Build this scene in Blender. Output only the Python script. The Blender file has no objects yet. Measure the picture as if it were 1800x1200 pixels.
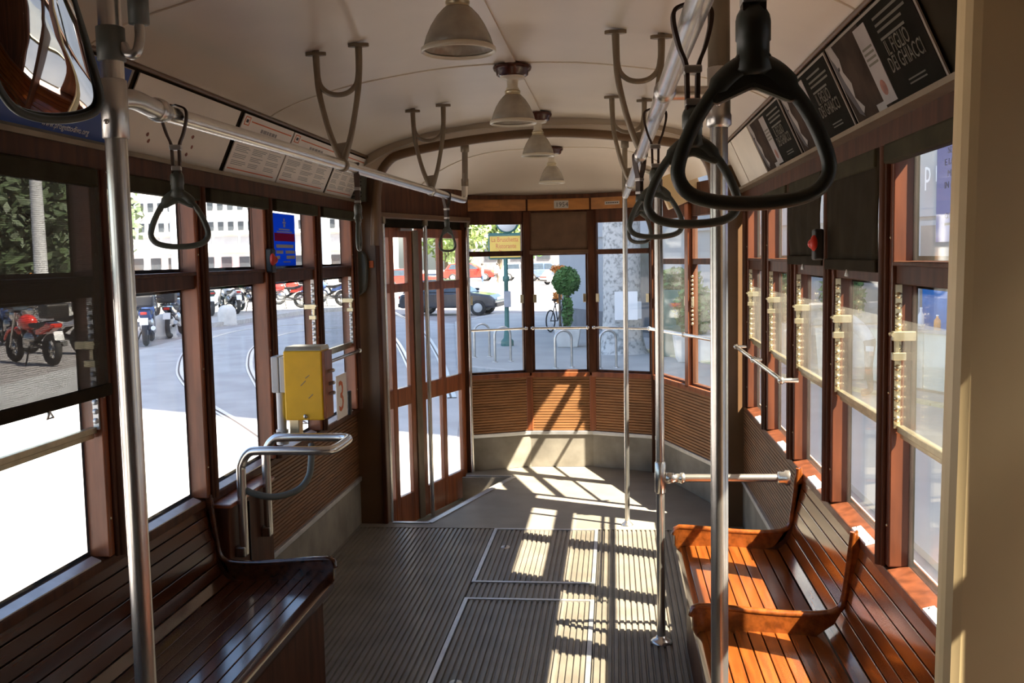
import bpy, bmesh, math, random
from mathutils import Vector, Matrix, Euler
random.seed(7)
PI = math.pi
SC = bpy.context.scene
COL = SC.collection

# ------------------------------------------------------------------ camera
CAM = Vector((0.384, 0.0, 1.52))
cd = bpy.data.cameras.new('camera'); cam = bpy.data.objects.new('camera', cd); COL.objects.link(cam)
right = Vector((0.99440173, 0.10372728, -0.02014577)); up = Vector((0.01093886, 0.0885761, 0.99600934)); fwd = Vector((-0.10509777, 0.99065379, -0.08694557))
m = Matrix((right, up, -fwd)).transposed().to_4x4(); m.translation = CAM
cam.matrix_world = m
cd.sensor_fit = 'HORIZONTAL'; cd.sensor_width = 36.0; cd.lens = 36.0 * 1700.0 / 1800.0
cd.clip_start = 0.05; cd.clip_end = 600
SC.camera = cam

# ------------------------------------------------------------------ light
SUN_DIR = Vector((-1.0, 0.43, -1.40)).normalized()
sd = bpy.data.lights.new('sun', 'SUN'); sun = bpy.data.objects.new('sun', sd); COL.objects.link(sun)
sun.rotation_euler = SUN_DIR.to_track_quat('-Z', 'Y').to_euler(); sun.location = (20, -9, 30)
sd.energy = 36.0; sd.color = (1.0, 0.89, 0.74); sd.angle = math.radians(0.6)
W = bpy.data.worlds.new('world'); SC.world = W; W.use_nodes = True
nt = W.node_tree; nt.nodes.clear()
o_ = nt.nodes.new('ShaderNodeOutputWorld'); b_ = nt.nodes.new('ShaderNodeBackground'); s_ = nt.nodes.new('ShaderNodeTexSky')
s_.sky_type = 'NISHITA'; s_.sun_disc = False; s_.sun_elevation = math.radians(52); s_.sun_rotation = math.atan2(1.0, -0.43)
s_.dust_density = 2.5; s_.air_density = 1.0; s_.ozone_density = 1.5
b_.inputs[1].default_value = 0.50
nt.links.new(s_.outputs[0], b_.inputs[0]); nt.links.new(b_.outputs[0], o_.inputs[0])
SC.view_settings.view_transform = 'Standard'; SC.view_settings.look = 'None'
SC.view_settings.exposure = 0.12; SC.view_settings.gamma = 1.0; SC.view_settings.use_curve_mapping = False
cy = SC.cycles
cy.max_bounces = 10; cy.diffuse_bounces = 5; cy.glossy_bounces = 4; cy.transmission_bounces = 6; cy.transparent_max_bounces = 24
cy.sample_clamp_indirect = 6.0; cy.use_denoising = True
cy.caustics_reflective = False; cy.caustics_refractive = False

# ------------------------------------------------------------------ materials
def _m(name):
    m = bpy.data.materials.new(name); m.use_nodes = True
    n = m.node_tree; n.nodes.clear()
    return m, n, n.nodes.new('ShaderNodeOutputMaterial')

def mat(name, col, rough=0.5, metal=0.0, var=0.12, scale=6.0, bump=0.0, stretch=None, spec=0.5, emit=None, coat=0.0, col2=None, detail=4.0, contrast=(0.35, 0.65)):
    m, n, out = _m(name)
    p = n.nodes.new('ShaderNodeBsdfPrincipled'); n.links.new(p.outputs[0], out.inputs[0])
    p.inputs['Roughness'].default_value = rough; p.inputs['Metallic'].default_value = metal
    p.inputs['Specular IOR Level'].default_value = spec
    if coat: p.inputs['Coat Weight'].default_value = coat; p.inputs['Coat Roughness'].default_value = 0.12
    tc = n.nodes.new('ShaderNodeTexCoord'); mp = n.nodes.new('ShaderNodeMapping'); nz = n.nodes.new('ShaderNodeTexNoise')
    n.links.new(tc.outputs['Object'], mp.inputs[0]); n.links.new(mp.outputs[0], nz.inputs['Vector'])
    st = stretch or (1, 1, 1)
    mp.inputs['Scale'].default_value = (scale * st[0], scale * st[1], scale * st[2])
    nz.inputs['Scale'].default_value = 1.0; nz.inputs['Detail'].default_value = detail
    r = n.nodes.new('ShaderNodeValToRGB'); n.links.new(nz.outputs[0], r.inputs[0])
    c2 = col2 or tuple(c * (1 - var) for c in col); c1 = col if col2 else tuple(min(1, c * (1 + var)) for c in col)
    r.color_ramp.elements[0].position = contrast[0]; r.color_ramp.elements[1].position = contrast[1]
    r.color_ramp.elements[0].color = (*c2, 1); r.color_ramp.elements[1].color = (*c1, 1)
    n.links.new(r.outputs[0], p.inputs['Base Color'])
    if bump:
        bp = n.nodes.new('ShaderNodeBump'); bp.inputs['Strength'].default_value = bump; bp.inputs['Distance'].default_value = 0.01
        n.links.new(nz.outputs[0], bp.inputs['Height']); n.links.new(bp.outputs[0], p.inputs['Normal'])
    if emit:
        p.inputs['Emission Color'].default_value = (*emit[0], 1); p.inputs['Emission Strength'].default_value = emit[1]
    return m

def glass(name, tint=(0.95, 0.97, 0.97), dirt=0.0, dcol=(0.8, 0.76, 0.66)):
    m, n, out = _m(name)
    t = n.nodes.new('ShaderNodeBsdfTransparent'); t.inputs[0].default_value = (*tint, 1)
    g = n.nodes.new('ShaderNodeBsdfGlossy'); g.inputs[1].default_value = 0.03
    lw = n.nodes.new('ShaderNodeLayerWeight'); lw.inputs[0].default_value = 0.5
    pw = n.nodes.new('ShaderNodeMath'); pw.operation = 'POWER'; pw.inputs[1].default_value = 5.0; n.links.new(lw.outputs['Facing'], pw.inputs[0])
    ma = n.nodes.new('ShaderNodeMath'); ma.operation = 'MULTIPLY_ADD'; ma.inputs[1].default_value = 0.45; ma.inputs[2].default_value = 0.022; n.links.new(pw.outputs[0], ma.inputs[0])
    mx = n.nodes.new('ShaderNodeMixShader'); n.links.new(ma.outputs[0], mx.inputs[0])
    n.links.new(t.outputs[0], mx.inputs[1]); n.links.new(g.outputs[0], mx.inputs[2])
    last = mx
    if dirt:
        tr = n.nodes.new('ShaderNodeBsdfTranslucent'); tr.inputs[0].default_value = (*dcol, 1)
        tc = n.nodes.new('ShaderNodeTexCoord'); nz = n.nodes.new('ShaderNodeTexNoise'); nz.inputs['Scale'].default_value = 5.0; nz.inputs['Detail'].default_value = 6
        n.links.new(tc.outputs['Object'], nz.inputs['Vector'])
        mr = n.nodes.new('ShaderNodeMapRange'); mr.inputs[1].default_value = 0.3; mr.inputs[2].default_value = 0.7
        mr.inputs[3].default_value = dirt * 0.5; mr.inputs[4].default_value = dirt * 1.4
        n.links.new(nz.outputs[0], mr.inputs[0])
        m2 = n.nodes.new('ShaderNodeMixShader'); n.links.new(mr.outputs[0], m2.inputs[0])
        n.links.new(mx.outputs[0], m2.inputs[1]); n.links.new(tr.outputs[0], m2.inputs[2]); last = m2
    n.links.new(last.outputs[0], out.inputs[0])
    return m

def veil(name, col, alpha):
    m, n, out = _m(name)
    t = n.nodes.new('ShaderNodeBsdfTransparent'); d = n.nodes.new('ShaderNodeBsdfDiffuse'); d.inputs[0].default_value = (*col, 1)
    tl = n.nodes.new('ShaderNodeTexCoord'); wv = n.nodes.new('ShaderNodeTexWave'); wv.inputs['Scale'].default_value = 60; wv.bands_direction = 'Z'
    n.links.new(tl.outputs['Object'], wv.inputs['Vector'])
    mr = n.nodes.new('ShaderNodeMapRange'); mr.inputs[3].default_value = alpha - 0.05; mr.inputs[4].default_value = alpha + 0.05
    n.links.new(wv.outputs['Fac'], mr.inputs[0])
    mx = n.nodes.new('ShaderNodeMixShader'); n.links.new(mr.outputs[0], mx.inputs[0])
    n.links.new(t.outputs[0], mx.inputs[1]); n.links.new(d.outputs[0], mx.inputs[2]); n.links.new(mx.outputs[0], out.inputs[0])
    return m

M = {}
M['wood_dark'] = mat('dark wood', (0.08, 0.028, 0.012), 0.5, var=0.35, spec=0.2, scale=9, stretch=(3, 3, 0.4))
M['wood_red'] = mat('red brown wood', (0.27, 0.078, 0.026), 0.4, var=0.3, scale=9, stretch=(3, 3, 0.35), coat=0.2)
M['wood_sun_toned'] = mat('red brown wood toned down for sun', (0.115, 0.033, 0.012), 0.42, var=0.3, scale=9, stretch=(3, 3, 0.35), coat=0.15)  # same red brown wood, darkened in colour to offset sun on the right
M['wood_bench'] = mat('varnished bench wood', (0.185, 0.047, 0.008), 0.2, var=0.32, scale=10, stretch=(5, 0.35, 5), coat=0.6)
M['wood_bench_shade'] = mat('varnished bench wood shaded', (0.07, 0.022, 0.008), 0.2, var=0.32, scale=10, stretch=(5, 0.35, 5), coat=0.6)  # same bench wood, shade of the left side put into the colour
M['wood_amber'] = mat('amber veneer', (0.46, 0.19, 0.045), 0.4, var=0.2, scale=8, stretch=(0.5, 3, 3))
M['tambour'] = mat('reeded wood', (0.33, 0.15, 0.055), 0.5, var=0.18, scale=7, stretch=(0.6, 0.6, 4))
M['tambour_shade'] = mat('reeded wood shaded', (0.20, 0.085, 0.032), 0.5, var=0.2, scale=7, stretch=(0.6, 0.6, 4))  # same reeded wood, darkened in colour for the shaded side walls
M['pillar'] = mat('brown lacquer', (0.15, 0.082, 0.038), 0.4, var=0.1, scale=4)
M['cream'] = mat('cream paint', (0.74, 0.65, 0.53), 0.32, var=0.05, scale=2.2)
M['cream_panel'] = mat('ochre cream paint', (0.80, 0.60, 0.32), 0.42, var=0.06, scale=3)
M['placard'] = mat('blank card', (0.86, 0.78, 0.65), 0.5, var=0.06, scale=3)
M['paper'] = mat('notice paper', (0.90, 0.82, 0.73), 0.55, var=0.04, scale=5)
M['chrome'] = mat('chrome', (0.74, 0.71, 0.66), 0.27, 0.92, var=0.06, scale=12)
M['steel'] = mat('brushed steel', (0.55, 0.53, 0.50), 0.33, 1.0, var=0.12, scale=10)
M['bronze'] = mat('painted bronze', (0.24, 0.19, 0.13), 0.4, 0.35, var=0.12, scale=12)
M['alu'] = mat('aluminium trim', (0.62, 0.62, 0.62), 0.42, 0.75, var=0.1, scale=14)
M['brass'] = mat('worn brass', (0.62, 0.54, 0.36), 0.3, 0.85, var=0.15, scale=20)
M['rubber_floor'] = mat('grey ribbed rubber', (0.19, 0.165, 0.13), 0.42, var=0.16, scale=5)
M['floor_plain'] = mat('grey platform mat', (0.23, 0.205, 0.165), 0.55, var=0.1, scale=5)
M['kick'] = mat('grey kick plate', (0.28, 0.25, 0.20), 0.55, var=0.22, scale=6)
M['rubber'] = mat('black rubber', (0.075, 0.082, 0.066), 0.4, var=0.15, scale=15)
M['leather'] = mat('brown leather', (0.05, 0.028, 0.018), 0.5, var=0.2, scale=25)
M['bakelite'] = mat('brown bakelite', (0.07, 0.018, 0.01), 0.22, var=0.15, scale=12)
M['porcelain'] = mat('cream porcelain', (0.72, 0.66, 0.52), 0.3, var=0.04)
M['shade_glass'] = mat('ribbed prismatic shade', (0.42, 0.38, 0.31), 0.25, var=0.1, scale=20)
M['black'] = mat('black', (0.012, 0.011, 0.01), 0.5, var=0.1)
M['dark_blind'] = mat('dark canvas blind', (0.030, 0.023, 0.014), 0.9, spec=0.08, var=0.18, scale=12)
M['green_blind'] = mat('olive canvas blind', (0.050, 0.045, 0.028), 0.9, spec=0.08, var=0.18, scale=12)
M['brown_blind'] = mat('brown canvas blind', (0.13, 0.07, 0.035), 0.75, var=0.15, scale=12)
M['yellow'] = mat('yellow enamel', (0.83, 0.47, 0.006), 0.4, var=0.06, scale=12)
M['red'] = mat('red plastic', (0.55, 0.03, 0.015), 0.35, var=0.06)
M['orange'] = mat('orange print', (0.72, 0.16, 0.04), 0.6, var=0.05)
M['ink'] = mat('grey ink', (0.33, 0.31, 0.29), 0.7, var=0.1)
M['ink_dark'] = mat('dark ink', (0.06, 0.05, 0.05), 0.7, var=0.1)
M['white'] = mat('white print', (0.85, 0.85, 0.85), 0.5, var=0.03)
M['blue_print'] = mat('blue poster print', (0.02, 0.065, 0.29), 0.45, var=0.12, scale=5)
def film(name, col, k):
    m, n, out = _m(name)
    d = n.nodes.new('ShaderNodeBsdfDiffuse'); d.inputs[0].default_value = (*col, 1)
    t = n.nodes.new('ShaderNodeBsdfTranslucent'); t.inputs[0].default_value = (*col, 1)
    mx = n.nodes.new('ShaderNodeMixShader'); mx.inputs[0].default_value = k
    n.links.new(d.outputs[0], mx.inputs[1]); n.links.new(t.outputs[0], mx.inputs[2]); n.links.new(mx.outputs[0], out.inputs[0])
    return m
M['blue_sticker'] = film('blue window sticker', (0.03, 0.17, 0.66), 0.6)
M['violet_sticker'] = film('violet blue window sticker', (0.33, 0.35, 0.52), 0.5)
M['sticker_white'] = film('white sticker lettering', (0.9, 0.9, 0.9), 0.5)
M['magenta_film'] = film('magenta sticker band', (0.75, 0.05, 0.25), 0.6)
M['magenta'] = mat('magenta print', (0.70, 0.05, 0.22), 0.5)
M['poster_dark'] = mat('dark film poster', (0.014, 0.012, 0.008), 0.8, spec=0.05, var=0.3, scale=6)
M['poster_mauve'] = mat('mauve film poster', (0.05, 0.034, 0.025), 0.8, spec=0.05, var=0.35, scale=8, detail=6)
M['poster_strip'] = mat('pale strip print', (0.32, 0.27, 0.235), 0.5, var=0.12, scale=8)
M['poster_frame'] = mat('tan card frame', (0.30, 0.25, 0.19), 0.5, var=0.1)
M['ochre_ink'] = mat('dim ochre ink', (0.11, 0.092, 0.055), 0.6)
M['brown_ink'] = mat('red brown ink', (0.24, 0.07, 0.03), 0.6, var=0.3, scale=40)
M['grey_box'] = mat('grey green enamel', (0.13, 0.14, 0.12), 0.45, var=0.08)
M['grey_light'] = mat('light grey plastic', (0.55, 0.56, 0.56), 0.4, var=0.05)
M['plate'] = mat('enamel plate', (0.52, 0.49, 0.43), 0.4, var=0.08)
M['mirror'] = mat('mirror silver', (0.82, 0.84, 0.86), 0.02, 1.0, var=0.0)
M['glass'] = glass('clear window glass', (0.955, 0.965, 0.965), 0.004, (0.9, 0.9, 0.88))
M['glass_hazy'] = glass('hazy window glass', (0.94, 0.95, 0.94), 0.014)
M['glass_side'] = glass('dusty sliding glass', (0.93, 0.93, 0.91), 0.035)
M['blind_veil'] = veil('sheer grey blind', (0.10, 0.095, 0.082), 0.68)
# outside
M['cobble'] = mat('pale stone paving', (0.30, 0.28, 0.275), 0.8, var=0.14, scale=2.5, detail=8)
M['asphalt'] = mat('grey street asphalt', (0.42, 0.42, 0.42), 0.85, var=0.1, scale=1.2, detail=8)
M['pavement'] = mat('grey pavement', (0.40, 0.395, 0.375), 0.85, var=0.08, scale=1.0, detail=6)
M['kerb'] = mat('granite kerb', (0.46, 0.45, 0.43), 0.8, var=0.12, scale=9)
M['kerb_yellow'] = mat('yellowed kerb', (0.62, 0.55, 0.33), 0.8, var=0.12, scale=9)
M['facade'] = mat('grey facade render', (0.44, 0.445, 0.455), 0.85, var=0.05, scale=1.5)
M['facade_dark'] = mat('dark stone plinth', (0.21, 0.21, 0.22), 0.7, var=0.12, scale=3)
M['facade_white'] = mat('white stone facade', (0.72, 0.71, 0.68), 0.85, var=0.05, scale=0.4)
M['facade_brown'] = mat('taupe shop front', (0.33, 0.28, 0.24), 0.6, var=0.1, scale=2)
M['win_dark'] = mat('dark far window', (0.07, 0.08, 0.09), 0.15, var=0.1)
M['trunk'] = mat('mottled plane bark', (0.60, 0.58, 0.55), 0.9, var=0.2, scale=11, col2=(0.27, 0.265, 0.25), detail=7, contrast=(0.33, 0.52), bump=0.3)
M['bark'] = mat('brown bark', (0.13, 0.10, 0.07), 0.9, var=0.3, scale=6, bump=0.3)
M['leaf'] = mat('green leaves', (0.09, 0.19, 0.05), 0.6, var=0.4, scale=3)
M['leaf_pale'] = mat('pale green leaves', (0.24, 0.34, 0.10), 0.6, var=0.35, scale=3)
M['leaf_dark'] = mat('dark green leaves', (0.06, 0.09, 0.04), 0.6, var=0.4, scale=3)
M['pot'] = mat('pale concrete pot', (0.70, 0.68, 0.64), 0.8, var=0.06)
M['green_post'] = mat('green painted post', (0.05, 0.17, 0.15), 0.45, var=0.1)
M['sign_yellow'] = mat('yellow sign face', (0.85, 0.55, 0.10), 0.5, var=0.04)
M['sign_red'] = mat('red sign lettering', (0.70, 0.16, 0.05), 0.5)
M['tyre'] = mat('tyre rubber', (0.03, 0.03, 0.03), 0.8)
M['car_black'] = mat('black car paint', (0.035, 0.04, 0.05), 0.15, 0.2, coat=0.8)
M['car_red'] = mat('red car paint', (0.62, 0.035, 0.02), 0.2, 0.0, coat=0.8)
M['car_white'] = mat('white car paint', (0.78, 0.78, 0.78), 0.25, 0.0, coat=0.6)
M['car_blue'] = mat('blue grey car paint', (0.14, 0.20, 0.30), 0.2, 0.2, coat=0.8)
M['car_glass'] = mat('car window', (0.06, 0.08, 0.10), 0.08, 0.2)
M['blue_door'] = mat('blue shutter', (0.012, 0.17, 0.52), 0.5, var=0.1)
M['shelf_white'] = mat('pale shop counter', (0.55, 0.64, 0.62), 0.5, var=0.04)
M['skin'] = mat('skin', (0.55, 0.34, 0.24), 0.55, var=0.04)
M['hair_blond'] = mat('blond hair', (0.45, 0.33, 0.17), 0.5, var=0.15, scale=30)
M['hair_dark'] = mat('dark hair', (0.04, 0.03, 0.02), 0.5)
M['cloth_white'] = mat('white cloth', (0.75, 0.75, 0.78), 0.8)
M['cloth_brown'] = mat('brown cloth', (0.20, 0.14, 0.10), 0.8)
M['cloth_blue'] = mat('blue cloth', (0.07, 0.13, 0.32), 0.8)
M['cloth_red'] = mat('red cloth', (0.45, 0.07, 0.05), 0.8)
M['pumpkin'] = mat('orange flowers', (0.80, 0.33, 0.07), 0.6, var=0.2, scale=20)

# ------------------------------------------------------------------ mesh builder
class MB:
    def __init__(s): s.v = []; s.f = []; s.sm = []
    def add(s, vs, fs, smooth=False):
        b = len(s.v); s.v += [Vector(v) for v in vs]
        for f in fs: s.f.append([b + i for i in f]); s.sm.append(smooth)
        return s
    def box(s, a, b):
        x0, y0, z0 = (min(a[i], b[i]) for i in range(3)); x1, y1, z1 = (max(a[i], b[i]) for i in range(3))
        return s.add([(x0,y0,z0),(x1,y0,z0),(x1,y1,z0),(x0,y1,z0),(x0,y0,z1),(x1,y0,z1),(x1,y1,z1),(x0,y1,z1)],
              [(0,3,2,1),(4,5,6,7),(0,1,5,4),(1,2,6,5),(2,3,7,6),(3,0,4,7)])
    def hexa(s, p):   # 8 points, bottom ring then top ring
        return s.add(p, [(0,3,2,1),(4,5,6,7),(0,1,5,4),(1,2,6,5),(2,3,7,6),(3,0,4,7)])
    def wall(s, p, q, t, z0, z1, n=None):  # vertical slab from p to q (2d), thickness t towards n
        p = Vector(p); q = Vector(q); d = (q - p).normalized(); nn = Vector((-d.y, d.x)) if n is None else Vector(n)
        a, b = p + nn * t, q + nn * t
        return s.hexa([(*p,z0),(*q,z0),(*b,z0),(*a,z0),(*p,z1),(*q,z1),(*b,z1),(*a,z1)])
    def tube(s, pts, r, n=10, closed=False):
        pts = [Vector(p) for p in pts]; N = len(pts)
        rs = r if isinstance(r, (list, tuple)) else [r] * N
        T = []
        for i in range(N):
            a = pts[(i - 1) % N] if (closed or i > 0) else pts[i]; b = pts[(i + 1) % N] if (closed or i < N - 1) else pts[i]
            T.append((b - a).normalized())
        u = T[0].orthogonal().normalized()
        rings = []
        for i in range(N):
            u = (u - T[i] * u.dot(T[i])); u = u.normalized() if u.length > 1e-6 else T[i].orthogonal().normalized()
            w = T[i].cross(u)
            rings.append([pts[i] + (u * math.cos(2*PI*k/n) + w * math.sin(2*PI*k/n)) * rs[i] for k in range(n)])
        vs = [v for ring in rings for v in ring]; fs = []
        for i in range(N if closed else N - 1):
            j = (i + 1) % N
            off = 0
            if closed and j == 0:
                off = min(range(n), key=lambda k: (rings[0][k] - rings[-1][0]).length)
            for k in range(n):
                fs.append((i*n+k, i*n+(k+1)%n, j*n+(k+1+off)%n, j*n+(k+off)%n))
        s.add(vs, fs, True)
        if not closed:
            s.add(rings[0], [tuple(range(n))[::-1]]); s.add(rings[-1], [tuple(range(n))])
        return s
    def lathe(s, prof, c, n=20, axis='z', smooth=True):
        c = Vector(c); vs = []; fs = []
        for r, h in prof:
            for k in range(n):
                a = 2*PI*k/n; p = (r*math.cos(a), r*math.sin(a), h)
                if axis == 'x': p = (p[2], p[0], p[1])
                if axis == 'y': p = (p[1], p[2], p[0])
                vs.append(c + Vector(p))
        for i in range(len(prof) - 1):
            for k in range(n): fs.append((i*n+k, i*n+(k+1)%n, (i+1)*n+(k+1)%n, (i+1)*n+k))
        s.add(vs, fs, smooth)
        return s
    def prism(s, poly, axis, a, b, smooth=False):
        n = len(poly)
        def P(u, v, w): return {'x': (w, u, v), 'y': (u, w, v), 'z': (u, v, w)}[axis]
        vs = [P(u, v, a) for u, v in poly] + [P(u, v, b) for u, v in poly]
        s.add(vs, [tuple(range(n))[::-1], tuple(range(n, 2*n))] + [(i, (i+1)%n, n+(i+1)%n, n+i) for i in range(n)], smooth)
        return s
    def sphere(s, c, r, n=12, m=8):
        c = Vector(c); rr = r if isinstance(r, (tuple, list)) else (r, r, r)
        vs = []; fs = []
        for i in range(m + 1):
            t = PI * i / m
            for k in range(n):
                a = 2*PI*k/n; vs.append(c + Vector((rr[0]*math.sin(t)*math.cos(a), rr[1]*math.sin(t)*math.sin(a), rr[2]*math.cos(t))))
        for i in range(m):
            for k in range(n): fs.append((i*n+k, (i+1)*n+k, (i+1)*n+(k+1)%n, i*n+(k+1)%n))
        return s.add(vs, fs, True)
    def leaves(s, c, r, n, size, rng, shell=0.5):
        for _ in range(n):
            d = Vector((rng.gauss(0,1), rng.gauss(0,1), rng.gauss(0,1))).normalized() * (shell + (1-shell)*rng.random())
            p = Vector(c) + Vector((d.x*r[0], d.y*r[1], d.z*r[2]))
            a = Vector((rng.gauss(0,1), rng.gauss(0,1), rng.gauss(0,1))).normalized(); b = a.orthogonal().normalized()
            z = size * (0.6 + 0.8*rng.random())
            s.add([p - a*z, p + b*z*0.5, p + a*z, p - b*z*0.5], [(0,1,2,3)])
        return s
    def build(s, name, m, parent=None, label=None, kind=None, bevel=0.0, fix=True):
        me = bpy.data.meshes.new(name)
        off = world_loc(parent) if parent else Vector((0,0,0))
        me.from_pydata([v - off for v in s.v], [], s.f)
        me.polygons.foreach_set('use_smooth', s.sm)
        me.materials.append(M[m] if isinstance(m, str) else m)
        if fix and len(s.f) < 60000:
            bm = bmesh.new(); bm.from_mesh(me); bmesh.ops.recalc_face_normals(bm, faces=bm.faces); bm.to_mesh(me); bm.free()
        me.update()
        o = bpy.data.objects.new(name, me); COL.objects.link(o)
        if parent: o.parent = parent
        if bevel:
            bv = o.modifiers.new('bevel', 'BEVEL'); bv.width = bevel; bv.segments = 2; bv.limit_method = 'ANGLE'; bv.angle_limit = 0.7
        if label: o['label'] = label
        if kind: o['kind'] = kind
        return o

def world_loc(o):
    v = Vector((0,0,0))
    while o: v += o.location; o = o.parent
    return v

def thing(name, label, cat, loc=(0,0,0), group=None):
    o = bpy.data.objects.new(name, None); COL.objects.link(o); o.location = loc; o.empty_display_size = 0.05
    o['label'] = label; o['category'] = cat
    if group: o['group'] = group
    return o
def tag(o, label, cat, group=None):
    o['label'] = label; o['category'] = cat
    if group: o['group'] = group
    return o
def struct(name, label=None, loc=(0,0,0)):
    o = bpy.data.objects.new(name, None); COL.objects.link(o); o.location = loc; o.empty_display_size = 0.05
    o['kind'] = 'structure'
    if label: o['label'] = label
    return o
def kids(o): return [c for c in bpy.data.objects if c.parent == o]
def dup(root, loc, rz=None, label=None, scale=None, swap=None):
    def cp(o, par):
        c = o.copy(); COL.objects.link(c); c.parent = par
        if swap and c.type == 'MESH' and c.data.materials and c.data.materials[0].name in swap:
            c.data = c.data.copy(); c.data.materials[0] = M[swap[c.data.materials[0].name]]
        for k in KIDS[o.name]: cp(k, c)
        return c
    KIDS = {}
    def idx(o):
        KIDS[o.name] = [k for k in o.children]
        for k in o.children: idx(k)
    idx(root)
    r = cp(root, None); r.location = loc
    if rz is not None: r.rotation_euler = (0, 0, rz)
    if scale: r.scale = (scale,)*3
    if label: r['label'] = label
    return r
def text(body, size, loc, xdir, ydir, m, parent=None, name='lettering', align='LEFT', ext=0.0006, sx=1.0):
    cu = bpy.data.curves.new(name, 'FONT'); cu.body = body; cu.size = size; cu.extrude = ext; cu.align_x = align; cu.resolution_u = 2
    tmp = bpy.data.objects.new('tmp', cu); COL.objects.link(tmp)
    me = bpy.data.meshes.new_from_object(tmp.evaluated_get(bpy.context.evaluated_depsgraph_get())); me.name = name
    bpy.data.objects.remove(tmp); bpy.data.curves.remove(cu)
    me.materials.clear(); me.materials.append(M[m]); o = bpy.data.objects.new(name, me); COL.objects.link(o)
    x = Vector(xdir).normalized(); y = Vector(ydir); y = (y - x*y.dot(x)).normalized(); z = x.cross(y)
    mt = Matrix((x*sx, y, z)).transposed().to_4x4(); mt.translation = Vector(loc) - (world_loc(parent) if parent else Vector((0,0,0)))
    o.parent = parent; o.matrix_basis = mt
    return o
def arc(c, r, a0, a1, n, u, v):
    c = Vector(c); u = Vector(u); v = Vector(v)
    return [c + u*(r*math.cos(a0+(a1-a0)*i/n)) + v*(r*math.sin(a0+(a1-a0)*i/n)) for i in range(n+1)]
def bez(p, n=10):
    p = [Vector(q) for q in p]; out = []
    for i in range(n+1):
        t = i/n; q = p
        while len(q) > 1: q = [q[k].lerp(q[k+1], t) for k in range(len(q)-1)]
        out.append(q[0])
    return out
def cspline(pts, n=6):
    P_ = [Vector(p) for p in pts]; out = []
    for i in range(len(P_)-1):
        p0 = P_[max(i-1,0)]; p1 = P_[i]; p2 = P_[i+1]; p3 = P_[min(i+2,len(P_)-1)]
        for k in range(n):
            t = k/n
            out.append(0.5*((2*p1)+(p2-p0)*t+(2*p0-5*p1+4*p2-p3)*t*t+(3*p1-p0-3*p2+p3)*t**3))
    out.append(P_[-1]); return out

# ================================================================== TRAM SHELL
HW = 1.10          # half width at the glass
SILL, RAIL, TOPZ, COVE0 = 0.69, 1.46, 1.785, 1.855
YB, YV = -3.0, 5.40
PY = [round(3.28 + 0.67*k, 3) for k in range(-9, 4)]     # window pillars, last at 5.29
CEIL = [(0,2.268),(0.25,2.26),(0.44,2.238),(0.63,2.208),(0.78,2.172),(0.88,2.14),(0.95,2.108),(0.985,2.085)]

# ---- floor
fl = struct('floor')
# vestibule platform polygon (front of the step well)
def ribbed(x0, x1, y0, y1, pitch=0.0255, h=0.0075, z=0.0):
    mb = MB(); n = max(1, round((x1-x0)/pitch)); p = (x1-x0)/n; prof = []
    for i in range(n):
        b = x0 + i*p
        prof += [(b, -h), (b+p*0.22, -h), (b+p*0.34, 0), (b+p*0.88, 0), (b+p*0.99, -h)]
    prof.append((x1, -h))
    vs = [(x, y0, z+q) for x, q in prof] + [(x, y1, z+q) for x, q in prof]; k = len(prof)
    return mb.add(vs, [(i, i+1, k+i+1, k+i) for i in range(k-1)])
HX0, HX1 = -0.297, 0.284
ribbed(-1.12, HX0-0.004, YB, 5.30).build('ribbed_mat', 'rubber_floor', fl, kind='stuff')
ribbed(HX1+0.004, 1.12, YB, 5.30).build('ribbed_mat', 'rubber_floor', fl, kind='stuff')
ribbed(HX0, HX1, 4.185, 4.385).build('ribbed_mat', 'rubber_floor', fl, kind='stuff')
ribbed(HX0, HX1, YB, 1.9).build('ribbed_mat', 'rubber_floor', fl, kind='stuff')
plat = [(-1.12,5.30),(1.12,5.30),(1.12,5.55),(0.70,6.80),(0.24,6.96),(-0.24,6.96),(-0.68,6.80),(-0.66,6.585),(-0.335,6.575),(-0.705,5.405),(-0.905,5.405),(-1.12,5.405)]
MB().prism(plat, 'z', -0.03, -0.002).build('platform', 'floor_plain', fl)
well = [(-1.15,5.41),(-0.71,5.41),(-0.34,6.57),(-0.67,6.58),(-0.72,6.80)]
MB().prism(well, 'z', -0.20, -0.17).build('step_well', 'rubber_floor', fl)
MB().wall((-0.705,5.412),(-0.338,6.57),0.02,-0.18,-0.004).wall((-0.345,6.575),(-0.68,6.585),0.02,-0.18,-0.004).wall((-1.1,5.40),(-0.70,5.40),0.02,-0.18,-0.004).build('riser', 'kick', fl)
MB().box((-1.13,YB,-0.2),(1.13,5.30,-0.02)).build('underfloor', 'black', fl)
def strip(p, q, w, z, h=0.004):
    p = Vector((*p,0)); q = Vector((*q,0)); d = (q-p).normalized(); n = Vector((-d.y,d.x,0))*w
    return [p+Vector((0,0,z)), q+Vector((0,0,z)), q+n+Vector((0,0,z)), p+n+Vector((0,0,z)), p+Vector((0,0,z+h)), q+Vector((0,0,z+h)), q+n+Vector((0,0,z+h)), p+n+Vector((0,0,z+h))]
mb = MB(); mb.hexa(strip((-0.705,5.405),(-0.335,6.575),-0.035,-0.001)); mb.hexa(strip((-0.905,5.385),(-0.69,5.385),0.03,-0.001)); mb.hexa(strip((-0.335,6.58),(-0.66,6.59),-0.03,-0.001))
mb.build('step_edging', 'alu', fl, label='metal edging round the step well')
MB().box((-1.1,5.292,-0.002),(1.1,5.304,0.002)).build('joint_strip', 'kick', fl)

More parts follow.
